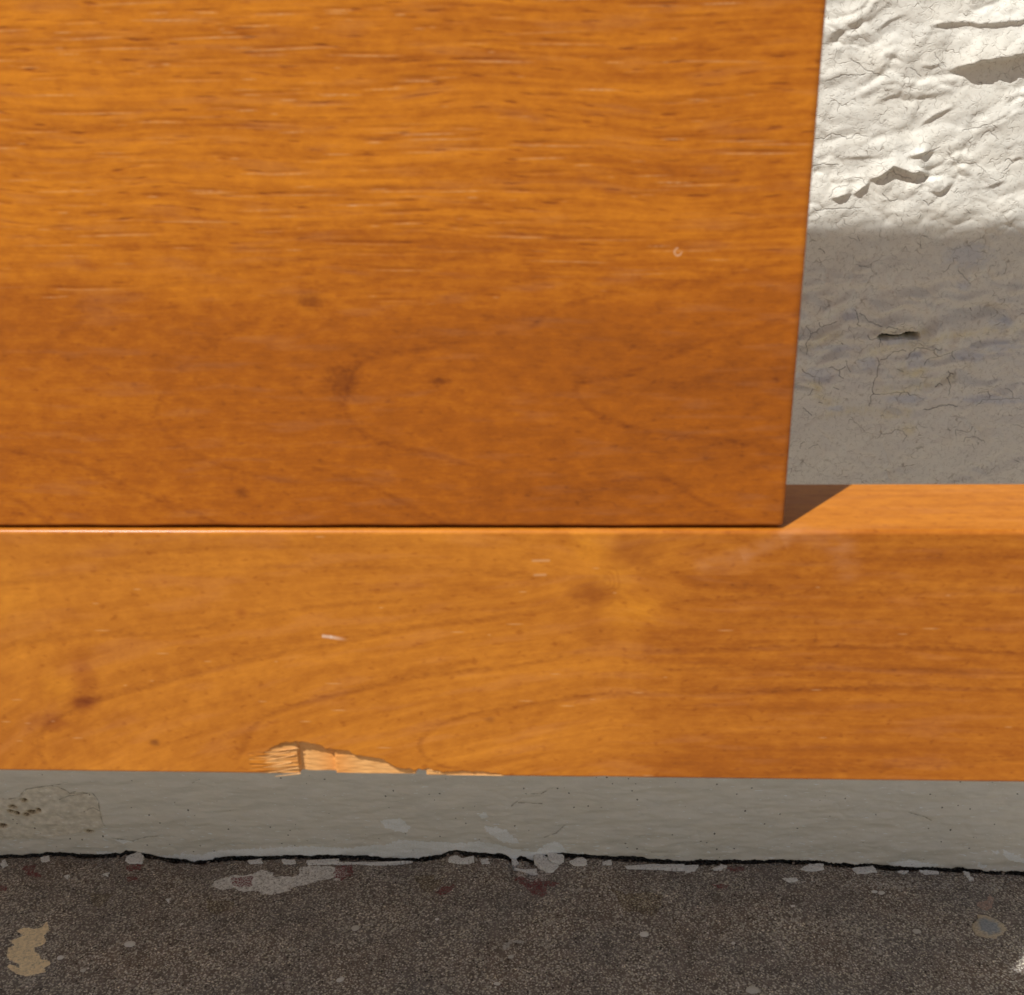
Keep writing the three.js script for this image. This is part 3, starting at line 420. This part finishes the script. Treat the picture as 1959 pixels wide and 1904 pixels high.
[[cC([[743, 1103]]), 20], [cC([[475, 1252]]), 10], [cC([[345, 1180]]), 12], [cC([[1040, 985]]), 7], [cD([[118, 985]]), 15], [cD([[1733, 1020]]), 16], [cD([[35, 1275]]), 14], [cD([[988, 1147]]), 11], [cD([[575, 932]]), 8], [cD([[910, 1300]]), 11], [cE([[390, 1380]]), 22], [cE([[1095, 808]]), 11], [cE([[1135, 815]]), 12], [cE([[1340, 1040]]), 15], [cE([[625, 890]]), 8], [cE([[280, 1108]]), 8]].forEach(([p, r], i) => {
  const [x, z] = groundXZ(p)[0], R = r * 0.000185, geo = new THREE.IcosahedronGeometry(R, 2), P = geo.attributes.position, k = rr(0.6, 0.85), turn = rr(0, 3);
  for (let v = 0; v < P.count; v++) { const a = P.getX(v), b = P.getY(v), c = P.getZ(v), s = 1 + 0.22 * noise(a * 500 + i * 7, c * 500 + b * 400); P.setXYZ(v, a * s, b * 0.32 * s, c * s * k); }
  geo.computeVertexNormals(); const m = new THREE.Mesh(geo, pebbleMat[i % 3]); m.name = i ? `pebble_${String(i).padStart(3, '0')}` : 'pebble'; m.position.set(x, groundY(x, z) + R * 0.08, z); m.rotation.y = turn * 0.15; ground.add(m);
});
{ const P = [], I = [], N = 420, base = new THREE.IcosahedronGeometry(1, 0), bp = base.attributes.position;    // loose grit gathered along the joint
  for (let i = 0; i < N; i++) { const x = rr(-0.44, 0.36), dz = 0.001 + 0.016 * Math.pow(rnd(), 2), z = -D + dz, R = rr(0.0003, 0.0009) * (rnd() < 0.12 ? 1.7 : 1), y = groundY(x, Math.max(z, -D + 0.003)), o = P.length / 3, a = rr(0, 6.28), k = rr(0.6, 1);
    for (let v = 0; v < bp.count; v++) { const s = R * (0.8 + 0.4 * hash(i, Math.round((bp.getX(v) + bp.getY(v) * 3 + bp.getZ(v) * 7) * 9) & 255, 3)), X = bp.getX(v) * s, Z = bp.getZ(v) * s * k; P.push(x + X * Math.cos(a) - Z * Math.sin(a), y + R * 0.35 + bp.getY(v) * s * 0.7, z + X * Math.sin(a) + Z * Math.cos(a)); I.push(o + v); } }
  const g = new THREE.BufferGeometry(); g.setAttribute('position', new THREE.Float32BufferAttribute(P, 3)); g.setIndex(I); g.computeVertexNormals();
  const m = new THREE.Mesh(g, new THREE.MeshStandardMaterial({ color: new THREE.Color(0.27, 0.22, 0.18), roughness: 0.95 })); m.name = 'grit'; m.userData.kind = 'stuff'; ground.add(m); }
shade(ground);

// ------------------------------------------------------------------ varnished wood: upper panel on a lower rail
const WL = [0.58, 0.186, 0.008], WM = [0.375, 0.098, 0.003], WD = [0.19, 0.043, 0.002], WP = [0.78, 0.46, 0.22];
function woodTone(t, o) {                  // 0 dark .. 0.5 middle .. 1 light
  t = clamp(t, -0.2, 1.25); for (let q = 0; q < 3; q++) o[q] = t < 0.5 ? mix(WD[q], WM[q], t * 2) : mix(WM[q], WL[q], t * 2 - 1);
}
function smoothLine(pts, n = 6) {          // Catmull-Rom through the points
  const out = [], P = (i) => pts[clamp(i, 0, pts.length - 1)];
  for (let i = 0; i < pts.length - 1; i++) for (let k = 0; k < n; k++) { const t = k / n, a = P(i - 1), b = P(i), c = P(i + 1), d = P(i + 2);
    out.push([0, 1].map((q) => 0.5 * (2 * b[q] + (c[q] - a[q]) * t + (2 * a[q] - 5 * b[q] + 4 * c[q] - d[q]) * t * t + (3 * b[q] - a[q] - 3 * c[q] + d[q]) * t * t * t))); }
  out.push(pts[pts.length - 1]); return out;
}
// growth rings: a thin dark latewood line, speckled dark wood on its outer side, a paler band inside
function drawRings(r, rings) {
  const n = r.cols * r.rows, dist = new Float32Array(n), val = new Float32Array(n), tmp = new Float32Array(n);
  for (const [pts, strength] of rings) {
    const line = smoothLine(front(pts)), W = 0.0062; dist.fill(9); const side = tmp; side.fill(0); const amt = val; amt.fill(0);
    const touched = new Set();
    r.stroke(line, W, (k, c, t, x, y, s) => { const d = (1 - c) * W; if (d < dist[k]) { dist[k] = d; side[k] = s; amt[k] = sstep(0, 0.10, t) * sstep(0, 0.10, 1 - t) * (1.05 + 0.6 * noise(t * 9 + strength * 40, 2)); touched.add(k); } });
    for (const k of touched) {
      const x = r.x0 + ((k % r.cols) + 0.5) / r.cols * r.w, y = r.y0 + (Math.floor(k / r.cols) + 0.5) / r.rows * r.h, d = dist[k] + 0.0005 * fbm(x * 300, y * 700, 2), outer = side[k] > 0, f = amt[k] * strength;
      const thin = 1 - sstep(0.0001, 0.0014, d), speck = sstep(-0.15, 0.35, fbm(x * 380, y * 900, 3));
      const dark = f * clamp(0.55 * thin * (0.7 + 0.6 * speck) + (outer ? 0.62 * speck * Math.pow(1 - clamp(d / W), 1.4) : 0));
      r.scale(k, [1 - 0.36 * dark, 1 - 0.46 * dark, 1 - 0.5 * dark], 1);
      if (!outer) { const l = f * 0.10 * Math.pow(1 - clamp(d / W), 1.2) * (1 - thin); r.scale(k, [1 + l, 1 + 1.3 * l, 1 + l], 1); }
    }
  }
}
// --- panel
const PX0 = -0.305, PW = PANEL_X - PX0 + 0.002, PH = 0.186;
const panelR = new Raster(PX0, YR - 0.001, PW, PH, 2048, 1024).fill((x, y, o) => {
  const u = x * 1000, v = (y - YR) * 1000;
  const straight = sstep(52, 92, v + 9 * fbm(u / 70, v / 30, 2));                       // straight grain higher up, flat-sawn figure below
  const bend = v + 3.5 * fbm(u / 90 + 4, v / 60, 2) + straight * (0.03 * u + 2.5 * noise(u / 46, v / 22));
  let t = 0.38 + 0.34 * straight + 0.16 * sstep(40, -160, u + 40 * fbm(u / 60, v / 25, 2));  // sheen painted into the tone: lighter towards the upper left
  t += 0.26 * fbm(u / 90 + 11, bend / 15, 3);                                             // broad bands
  t += (0.06 + 0.38 * straight) * fbm(u / 46, bend / 1.8, 3);                              // streaks
  t += 0.24 * fbm(u / 6.5, bend / 3.4, 3) + 0.13 * fbm(u / 2.6 + 7, bend / 1.5, 2);         // mottling
  t += 0.13 * fbm(u / 6 + 2, bend / 0.42, 2) + 0.06 * noise(u / 1.1, v / 0.5);             // fibres
  const fleck = fbm(u / 9 + 90, bend / 0.75, 2); if (fleck > 0.2) t -= 0.55 * straight * sstep(0.24, 0.5, fleck);
  const spot = fbm(u / 3.4 + 51, v / 2.0 + 7, 2); if (spot > 0.22) t -= (0.18 - 0.10 * straight) * sstep(0.22, 0.5, spot);
  woodTone(t, o);
  const grey = sstep(0.05, 0.45, fbm(u / 22 + 70, bend / 3.4, 3)) * 0.14; o[0] = mix(o[0], 0.40, grey); o[1] = mix(o[1], 0.17, grey); o[2] = mix(o[2], 0.075, grey);
  o[3] = 0.6 + 0.12 * fbm(u / 16, bend / 0.7, 3) - 0.35 * sstep(0.24, 0.5, fleck) * straight + 0.1 * fbm(u / 40, v / 8, 2);
});
drawRings(panelR, [
  [cP([[640, 235], [560, 285], [470, 340], [400, 410], [365, 480], [400, 540], [480, 590], [600, 625], [760, 660]]), 0.45], [cP([[1180, 300], [1000, 330], [900, 345], [840, 368], [825, 400], [808, 460], [822, 500], [870, 540], [950, 562], [1060, 592], [1200, 640]]), 0.6],
  [cP([[1930, 235], [1850, 260], [1720, 300], [1620, 330], [1500, 380], [1420, 400], [1362, 412], [1350, 432], [1380, 470], [1440, 500], [1560, 530], [1700, 545], [1900, 575]]), 0.55], [cP([[-220, 560], [-60, 565], [60, 575], [180, 600], [270, 640], [360, 680], [440, 710], [540, 758]]), 0.55], [cP([[-160, 600], [-20, 660], [60, 700], [140, 760]]), 0.42],
  [cP([[700, 600], [860, 650], [940, 690], [1060, 750]]), 0.5], [cP([[1300, 660], [1450, 640], [1560, 635], [1650, 690], [1760, 740]]), 0.55], [cP([[1950, 105], [1800, 140], [1660, 170], [1560, 185], [1440, 200], [1300, 240], [1240, 290]]), 0.5], [cP([[900, 90], [600, 140], [420, 175], [250, 230], [110, 330], [60, 430]]), 0.35], [cP([[1500, 40], [1150, 100], [900, 170], [700, 200], [610, 215]]), 0.35], [cP([[1900, 20], [1500, 100], [1200, 180], [1000, 220]]), 0.3],
]);
for (const [p, rx, ry] of [[cK([[1130, 1145]]), 0.0022, 0.0018], [cK([[1605, 620]]), 0.0052, 0.0050], [cL([[100, 620]]), 0.003, 0.001], [cK([[1450, 240]]), 0.0036, 0.0022]]) { const [cx, cy] = front(p)[0]; panelR.box(cx - rx * 2, cy - ry * 2, cx + rx * 2, cy + ry * 2, (x, y, k) => panelR.scale(k, [0.62, 0.55, 0.6], 1 - sstep(0.2, 1.4, Math.hypot((x - cx) / rx, (y - cy) / ry) + 0.3 * noise(x * 800, y * 800)))); }
for (let i = 0; i < 900; i++) {            // pale dashes painted in for glints on the grain, most beside a dark pore line
  const y = YR + 0.062 + 0.12 * Math.pow(rnd(), 0.8), x = rr(PX0, PANEL_X - 0.012), far = sstep(-0.02, 0.05, x); if (rnd() < 0.6 * far || y > YR + PH - 0.004) continue;
  const L = 0.002 + 0.024 * Math.pow(rnd(), 2.2), sl = rr(-0.03, 0.03) - 0.01, a = 0.10 + 0.62 * Math.pow(rnd(), 1.5) * (y < YR + 0.085 ? 0.55 : 1), w = rr(0.00020, 0.00034);
  panelR.stroke([[x, y], [x + L, y + L * sl + 0.0003 * noise(i, 3)]], w, (k, c, t) => { const s = a * sstep(0, 0.8, c) * Math.sin(Math.PI * clamp(t)) * (0.55 + 0.45 * noise(t * 9, i)); panelR.blend(k, WP, clamp(s)); panelR.b[k] += 0.2 * s; });
  if (rnd() < 0.6) panelR.stroke([[x + rr(-0.004, 0), y + 0.0006], [x + L + rr(0, 0.006), y + 0.0006 + L * sl]], 0.0006, (k, c, t) => { const s = 0.6 * sstep(0, 1, c) * Math.sin(Math.PI * clamp(t)); panelR.scale(k, [0.66, 0.56, 0.56], s); panelR.b[k] -= 0.3 * s; });
}
{ const [cx, cy] = front(cL([[1222, 10]]))[0]; panelR.box(cx - 0.002, cy - 0.002, cx + 0.002, cy + 0.002, (x, y, k) => { const r = Math.hypot(x - cx, y - cy); if (Math.abs(r - 0.0009) < 0.00018 && (x < cx || y < cy)) panelR.blend(k, [0.8, 0.6, 0.45], 0.45); }); }
const pT = panelR.textures(THREE.MirroredRepeatWrapping); for (const m of Object.values(pT)) { m.repeat.set(1 / panelR.w, 1 / panelR.h); m.offset.set(-panelR.x0 / panelR.w, -panelR.y0 / panelR.h); }
// --- rail
const RX0 = -0.245, RX1 = 0.185, RY0 = YR - RAIL_H - 0.0005;
const chipTop = front(cF([[322, 250], [380, 217], [450, 192], [560, 190], [640, 207], [690, 232], [820, 241], [850, 266], [960, 281], [1020, 291], [1060, 321], [1120, 346], [1180, 351], [1222, 356], [1258, 352], [1280, 344], [1370, 366], [1500, 361], [1620, 366], [1700, 376], [1745, 398]]));
const atF = (zx) => front(cF([[zx, 380]]))[0][0];
const cx0 = atF(322), cxSlot0 = atF(536), cxSlot1 = atF(568), cxStep = atF(742), cxN0 = atF(1212), cxN1 = atF(1275), cxThin = atF(1360), cx1 = atF(1745);
function chipDepth(x, y) {                 // how deep the broken wood lies behind the front, metres
  if (x < cx0 - 0.004 || x > cx1) return 0;
  const e0 = lineAt(chipTop, Math.max(x, chipTop[0][0])); if (e0 === null) return 0;
  const X = x * 1000, Y = y * 1000, e = e0 + 0.0005 * noise(X / 1.5, 9), in_ = sstep(0, 0.00045, e - y); if (in_ <= 0) return 0;
  if (x < cxSlot0) { const rag = x + 0.003 * fbm(3.3, Y / 0.9, 2) + 0.0016 * noise(8, Y / 0.35); return in_ * clamp((rag - cx0) / (cxSlot0 - cx0)) * 0.0013 + in_ * 0.0006 * Math.max(0, noise(X / 9, Y / 0.4)); }
  if (x < cxSlot1) return in_ * 0.0028;
  if (x < cxN0) return in_ * ((x > cxStep ? 0.0014 : 0.0026) + 0.0002 * fbm(X / 4, Y / 1.2, 2));
  if (x < cxN1) return in_ * 0.0022;
  if (x < cxThin) return in_ * 0.0004;
  return in_ * 0.0007;
}
const notchUp = (x) => 0.0016 * sstep(cxN0 - 0.0004, cxN0 + 0.001, x) * sstep(cxN1 + 0.0006, cxN1 - 0.002, x) + 0.0005 * sstep(0.2, 0.5, fbm(x * 60, 5, 2)) + (() => { const a = front(cH([[1400, 1520]]))[0][0], b = front(cH([[1780, 1520]]))[0][0]; const t = (x - a) / (b - a); return t > 0 && t < 1 ? 0.0007 * Math.sin(Math.PI * t) : 0; })();
const knot = front(cH([[1540, 350]]))[0];
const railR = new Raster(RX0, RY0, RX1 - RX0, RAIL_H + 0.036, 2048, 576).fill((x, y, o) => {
  let u = x * 1000, v = (y - YR) * 1000; const ku = u - knot[0] * 1000, kv = v - (knot[1] - YR) * 1000, kd = Math.exp(-(ku * ku / 420 + kv * kv / 190));
  const bend = v * (1 + 0.0032 * Math.min(0, u - knot[0] * 1000)) + kd * (kv > 0 ? 6 : -6) + 1.8 * fbm(u / 60 + 4, v / 40, 2);
  const right = sstep(knot[0] * 1000 - 6, knot[0] * 1000 + 26, u + 8 * fbm(u / 20, v / 10, 2)) * sstep(1.2, -0.2, v);   // darker stripes on the face only; the top stays paler, painted as sunlit
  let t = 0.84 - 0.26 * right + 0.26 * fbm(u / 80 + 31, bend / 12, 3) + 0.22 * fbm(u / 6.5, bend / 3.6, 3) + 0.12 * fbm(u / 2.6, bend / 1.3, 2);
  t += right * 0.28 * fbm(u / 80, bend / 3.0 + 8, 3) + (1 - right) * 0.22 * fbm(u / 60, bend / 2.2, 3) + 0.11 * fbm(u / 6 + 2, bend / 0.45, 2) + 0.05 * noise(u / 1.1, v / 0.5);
  const spot = fbm(u / 3.4 + 151, v / 2.0 + 7, 2); if (spot > 0.22) t -= 0.22 * sstep(0.22, 0.5, spot);
  woodTone(t, o);
  o[0] *= 0.94; o[1] *= 1.0; o[2] *= 1.9;
  const pale = sstep(0.05, 0.4, fbm(u / 30 + 9, bend / 4, 3)) * 0.14; o[0] = mix(o[0], 0.56, pale); o[1] = mix(o[1], 0.22, pale); o[2] = mix(o[2], 0.075, pale);
  o[3] = 0.6 + 0.14 * fbm(u / 16, bend / 0.8, 3) + 0.1 * fbm(u / 40, v / 8, 2);
});
drawRings(railR, [
  [cQ([[1130, 175], [950, 200], [800, 218], [640, 250], [500, 275], [350, 315], [220, 348], [150, 372], [100, 398], [74, 432], [80, 470], [112, 500]]), 0.5], [cQ([[1200, 250], [1050, 280], [950, 298], [800, 312], [700, 335], [600, 357], [520, 385], [482, 412], [468, 445], [440, 490]]), 0.55],
  [cQ([[2150, 345], [1959, 340], [1700, 332], [1400, 345], [1250, 345], [1130, 349], [1000, 368], [900, 386], [840, 405], [804, 437], [820, 470], [880, 490], [980, 500]]), 0.62], [cQ([[2150, 275], [1959, 270], [1820, 260], [1560, 256], [1350, 262], [1215, 264]]), 0.7], [cQ([[2150, 150], [1959, 150], [1700, 152], [1400, 162], [1260, 175]]), 0.5], [cQ([[2150, 80], [1900, 85], [1700, 88], [1500, 100]]), 0.5],
  [cQ([[1100, 135], [900, 112], [600, 102], [300, 112], [-60, 142]]), 0.35], [cQ([[800, 165], [600, 180], [450, 205], [330, 228], [150, 236], [-60, 262]]), 0.45], [cQ([[2150, 455], [1959, 470], [1700, 486], [1500, 496], [1330, 505]]), 0.5], [cQ([[2150, 310], [1900, 305], [1600, 298], [1300, 300], [1150, 310]]), 0.45], [cQ([[2150, 205], [1800, 205], [1500, 210], [1300, 222]]), 0.4], [cQ([[1050, 60], [700, 62], [300, 72], [-60, 90]]), 0.25],
]);
for (const [p, rx, ry, m, a] of [[cH([[1650, 235]]), 0.0075, 0.0056, [0.66, 0.56, 0.54], 0.8], [cH([[1430, 450]]), 0.0070, 0.0048, [0.64, 0.53, 0.52], 0.9], [cH([[1440, 650]]), 0.006, 0.008, [0.78, 0.7, 0.7], 0.7], [cG([[470, 1090]]), 0.0042, 0.0034, [0.66, 0.52, 0.6], 0.9], [cG([[310, 1200]]), 0.0045, 0.003, [0.66, 0.52, 0.6], 0.8], [cG([[470, 900]]), 0.004, 0.008, [0.82, 0.72, 0.8], 0.8], [cG([[500, 1060]]), 0.0040, 0.0026, [0.6, 0.46, 0.5], 0.8], [cG([[885, 1308]]), 0.0016, 0.0013, [0.5, 0.45, 0.7], 0.9], [cH([[840, 1180]]), 0.0016, 0.0013, [0.7, 0.66, 0.8], 0.8], [cG([[1385, 570]]), 0.0018, 0.0014, [0.8, 0.7, 0.8], 0.8],
  [cH([[1440, 180]]), 0.0066, 0.0048, [1.2, 1.3, 1.1], 0.9], [cH([[1540, 370]]), 0.0052, 0.0050, [1.18, 1.30, 1.2], 0.7], [cH([[1660, 560]]), 0.0095, 0.0058, [1.2, 1.3, 1.1], 0.9], [cG([[330, 1000]]), 0.0060, 0.0060, [1.14, 1.22, 1.1], 0.8], [cG([[90, 560]]), 0.010, 0.016, [1.10, 1.16, 1.1], 0.7]]) {
  const [cx, cy] = front(p)[0]; railR.box(cx - rx * 2, cy - ry * 2, cx + rx * 2, cy + ry * 2, (x, y, k) => railR.scale(k, m, a * (1 - sstep(0.15, 1.5, Math.hypot((x - cx) / rx, (y - cy) / ry) + 0.55 * fbm(x * 260, y * 420, 3)))));
}
{ const c = front(cH([[1510, 385]]))[0]; for (const rad of [0.0016, 0.0030, 0.0044]) railR.box(c[0] - 0.006, c[1] - 0.006, c[0] + 0.006, c[1] + 0.006, (x, y, k) => { const r = Math.hypot((x - c[0]) * 1.25, y - c[1]) + 0.0005 * noise(x * 400, y * 400); railR.scale(k, [0.84, 0.76, 0.7], 0.8 * (1 - sstep(0, 0.0008, Math.abs(r - rad))) * sstep(-0.001, 0.002, x - c[0] + 0.001)); }); }
railR.stroke(front(cG([[1838, 700], [1890, 706], [1985, 722]])), 0.00085, (k, c, t) => railR.blend(k, [0.80, 0.62, 0.50], 0.5 * sstep(0, 0.8, c) * sstep(0, 0.06, t) * sstep(0, 0.5, 1.05 - t)));
for (const l of [[[1090, 270], [1180, 268]], [[1100, 352], [1160, 350]]]) railR.stroke(front(cH(l)), 0.0006, (k, c) => railR.blend(k, [0.7, 0.42, 0.22], 0.45 * c));
railR.stroke(front(cI([[100, 300], [330, 245], [560, 150], [680, 90]])), 0.004, (k, c, t, x, y) => railR.blend(k, [0.56, 0.25, 0.11], 0.34 * sstep(0, 1, c) * (0.6 + 0.8 * fbm(x * 200, y * 400, 3))));
railR.stroke(front(cI([[660, 90], [900, 180], [940, 330]])), 0.006, (k, c, t, x, y) => railR.blend(k, [0.52, 0.22, 0.09], 0.30 * sstep(0, 1, c) * (0.6 + 0.8 * fbm(x * 200, y * 400, 3))));
for (let i = 0; i < 70; i++) { const x = rr(RX0, RX1), y = rr(RY0, YR), L = rr(0.001, 0.006); railR.stroke([[x, y], [x + L, y]], 0.0003, (k, c, t) => railR.blend(k, WP, 0.4 * c * Math.sin(Math.PI * clamp(t)))); }
railR.box(cx0 - 0.004, RY0, cx1 + 0.001, RY0 + 0.02, (x, y, k) => {                       // bare broken wood
  const d = chipDepth(x, y); if (d <= 0.00012) return; const X = x * 1000, Y = y * 1000, f = 1 + 0.22 * fbm(X / 5, Y / 0.35, 3);
  const warm = Math.exp(-Math.pow((x - cxStep) / 0.005, 2)); const a = x < cxSlot0 ? clamp(0.75 + 0.9 * noise(X / 9 + 2, Y / 0.42)) * sstep(0.0001, 0.0005, d) : 1;
  railR.blend(k, [0.74 * f, mix(0.385, 0.31, warm) * f, mix(0.135, 0.08, warm) * f], a * (0.86 + 0.28 * fbm(X / 3, Y / 2, 2))); railR.b[k] = 0.5 + 0.3 * noise(X / 5, Y / 0.4);
});
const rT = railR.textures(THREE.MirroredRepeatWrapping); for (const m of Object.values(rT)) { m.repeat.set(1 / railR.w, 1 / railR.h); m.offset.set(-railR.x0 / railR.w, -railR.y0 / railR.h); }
const varnish = { color: 0xffffff, roughness: 0.6, specularIntensity: 0.25, clearcoat: 0.38, clearcoatRoughness: 0.24, bumpScale: 0.0002 };
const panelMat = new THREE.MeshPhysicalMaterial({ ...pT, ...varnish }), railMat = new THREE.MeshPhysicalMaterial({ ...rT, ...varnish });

// a long board along x with rounded arrises: its cross-section is walked once, u along the board, v round it
function boardGeometry(xs, y0, y1, z0, z1, r, fineFront, carve) {
  const prof = [];                          // [y, z, v]
  const arc = (cy, cz, a0, a1) => { for (let i = 0; i <= 6; i++) { const a = mix(a0, a1, i / 6); prof.push([cy + r * Math.sin(a), cz + r * Math.cos(a)]); } };
  for (const z of spacing([[z0 + r, 0.004], [z1 - 0.008, 0.0007], [z1 - r, 0]])) prof.push([y0, z]);
  arc(y0 + r, z1 - r, -Math.PI / 2, 0);
  for (const y of fineFront.slice(1, -1)) prof.push([y, z1]);
  arc(y1 - r, z1 - r, 0, Math.PI / 2);
  prof.push([y1, (z0 + z1) / 2]);
  arc(y1 - r, z0 + r, Math.PI / 2, Math.PI);
  arc(y0 + r, z0 + r, Math.PI, Math.PI * 1.5);
  const m = prof.length, len = [0]; for (let i = 1; i < m; i++) len.push(len[i - 1] + Math.hypot(prof[i][0] - prof[i - 1][0], prof[i][1] - prof[i - 1][1]));
  const iF = prof.findIndex((p) => Math.abs(p[0] - (y0 + r)) < 1e-9 && Math.abs(p[1] - z1) < 1e-9), off = prof[iF][0] - len[iF];
  const n = xs.length, P = [], UV = [], I = [];
  for (const x of xs) prof.forEach(([y, z], i) => { let Y = y, Z = z; if (carve) [Y, Z] = carve(x, y, z); P.push(x, Y, Z); UV.push(x, len[i] + off); });
  for (let a = 0; a < n - 1; a++) for (let i = 0; i < m - 1; i++) { const k = a * m + i; I.push(k, k + m, k + 1, k + 1, k + m, k + m + 1); }
  for (const [a, flip] of [[0, false], [n - 1, true]]) { const c = P.length / 3; P.push(xs[a], (y0 + y1) / 2, (z0 + z1) / 2); UV.push(xs[a], (y0 + y1) / 2);
    for (let i = 0; i < m; i++) { const q = (i + 1) % m, b = P.length / 3; for (const s of [i, q]) { const p = (a * m + s) * 3; P.push(P[p], P[p + 1], P[p + 2]); UV.push(P[p] + P[p + 2], P[p + 1]); } I.push(c, flip ? b + 1 : b, flip ? b : b + 1); } }
  const g = new THREE.BufferGeometry(); g.setAttribute('position', new THREE.Float32BufferAttribute(P, 3)); g.setAttribute('uv', new THREE.Float32BufferAttribute(UV, 2)); g.setIndex(I);
  g.computeVertexNormals(); return g;
}
const FX0 = -0.86, FX1 = 0.62, TOPY = YR + 0.0123 + (D - 0.0300) * SUN_TAN;   // the panel's top puts its shadow's edge on the wall where the photograph has it
const furniture = new THREE.Group(); furniture.name = 'wooden_furniture'; furniture.position.set(0, 0, 0);
furniture.userData = { label: 'varnished orange brown wooden furniture with a chipped lower rail, standing before the wall', category: 'furniture' };
const railX = spacing([[FX0, 0.05], [cx0 - 0.006, 0.0004], [cx1 + 0.002, 0.004], [front(cH([[1380, 1520]]))[0][0], 0.0012], [front(cH([[1800, 1520]]))[0][0], 0.01], [FX1, 0]]);
const yb = YR - RAIL_H, railR_ = 0.0013;
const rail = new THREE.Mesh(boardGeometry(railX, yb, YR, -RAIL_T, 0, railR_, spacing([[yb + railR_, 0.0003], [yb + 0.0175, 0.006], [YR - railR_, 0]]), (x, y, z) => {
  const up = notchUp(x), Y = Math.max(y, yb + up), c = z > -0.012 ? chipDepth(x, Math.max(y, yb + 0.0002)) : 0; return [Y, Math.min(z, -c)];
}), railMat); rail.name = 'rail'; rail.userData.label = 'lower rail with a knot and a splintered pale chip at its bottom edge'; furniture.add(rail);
const PT = 0.030, GAP = 0.0009, SETBACK = 0.0008;
const panel = new THREE.Mesh(boardGeometry([...spacing([[FX0 + 0.02, 0.05], [-0.3, 0.004], [PANEL_X - 0.0016, 0]]), PANEL_X - 0.0014, PANEL_X - 0.0007, PANEL_X - 0.0002, PANEL_X], YR + GAP, TOPY, -SETBACK - PT, -SETBACK, 0.0012, [YR + GAP + 0.0012, (YR + TOPY) / 2, TOPY - 0.0012],
  (x, y, z) => { const e = PANEL_X - x; const q = e < 0.0014 ? 0.0012 * (1 - Math.sqrt(clamp(1 - Math.pow(1 - e / 0.0014, 2)))) : 0; return [y < YR + 0.003 ? y + 0.00035 * fbm(x * 45, 2.2, 3) : y, z > -0.015 ? z - q : z + q]; }), panelMat); panel.name = 'panel'; panel.userData.label = 'broad upper panel with straight streaked grain and flat sawn figure'; furniture.add(panel);
for (const x of [FX0 + 0.025, FX1 - 0.025]) {
  const g = new THREE.ExtrudeGeometry(new THREE.Shape([[-0.022, -0.012], [0.022, -0.012], [0.022, 0.012], [-0.022, 0.012]].map((p) => new THREE.Vector2(...p))), { depth: YR - RAIL_H - 0.003 - 0.002, bevelSize: 0.0015, bevelThickness: 0.0015, bevelSegments: 2 });
  g.rotateX(-Math.PI / 2); g.translate(x, 0.0025, -RAIL_T / 2); const m = new THREE.Mesh(g, panelMat); m.name = 'leg'; furniture.add(m);
}
// pale splinters still standing at the broken edge
const splinterMat = new THREE.MeshStandardMaterial({ color: new THREE.Color(0.72, 0.38, 0.13), roughness: 0.75 });
[[[325, 252], [520, 236], 5], [[335, 300], [500, 275], 5], [[318, 342], [480, 318], 6], [[350, 372], [520, 350], 5], [[385, 392], [535, 384], 6], [[340, 275], [470, 255], 4], [[1272, 352], [1340, 366], 9], [[1390, 385], [1730, 388], 6]].forEach(([a, b, w], i) => {
  const [p, q] = front(cF([a, b])), L = q[0] - p[0], h = w * 0.00003 * 1.3, g = new THREE.CylinderGeometry(h, h * 0.25, L, 6, 4); g.rotateZ(-Math.PI / 2);
  const P = g.attributes.position; for (let v = 0; v < P.count; v++) { const t = P.getX(v) / L + 0.5; P.setY(v, P.getY(v) + mix(p[1], q[1], t) + 0.0002 * noise(t * 4, i)); P.setZ(v, P.getZ(v) * 0.6 - 0.0001 - (i < 6 ? 0.0008 * t : 0.0002)); P.setX(v, p[0] + t * L); }
  g.computeVertexNormals(); const m = new THREE.Mesh(g, splinterMat); m.name = i ? `splinter_${String(i).padStart(3, '0')}` : 'splinter'; rail.add(m);
});
scene.add(shade(furniture));

renderer.render(scene, camera);
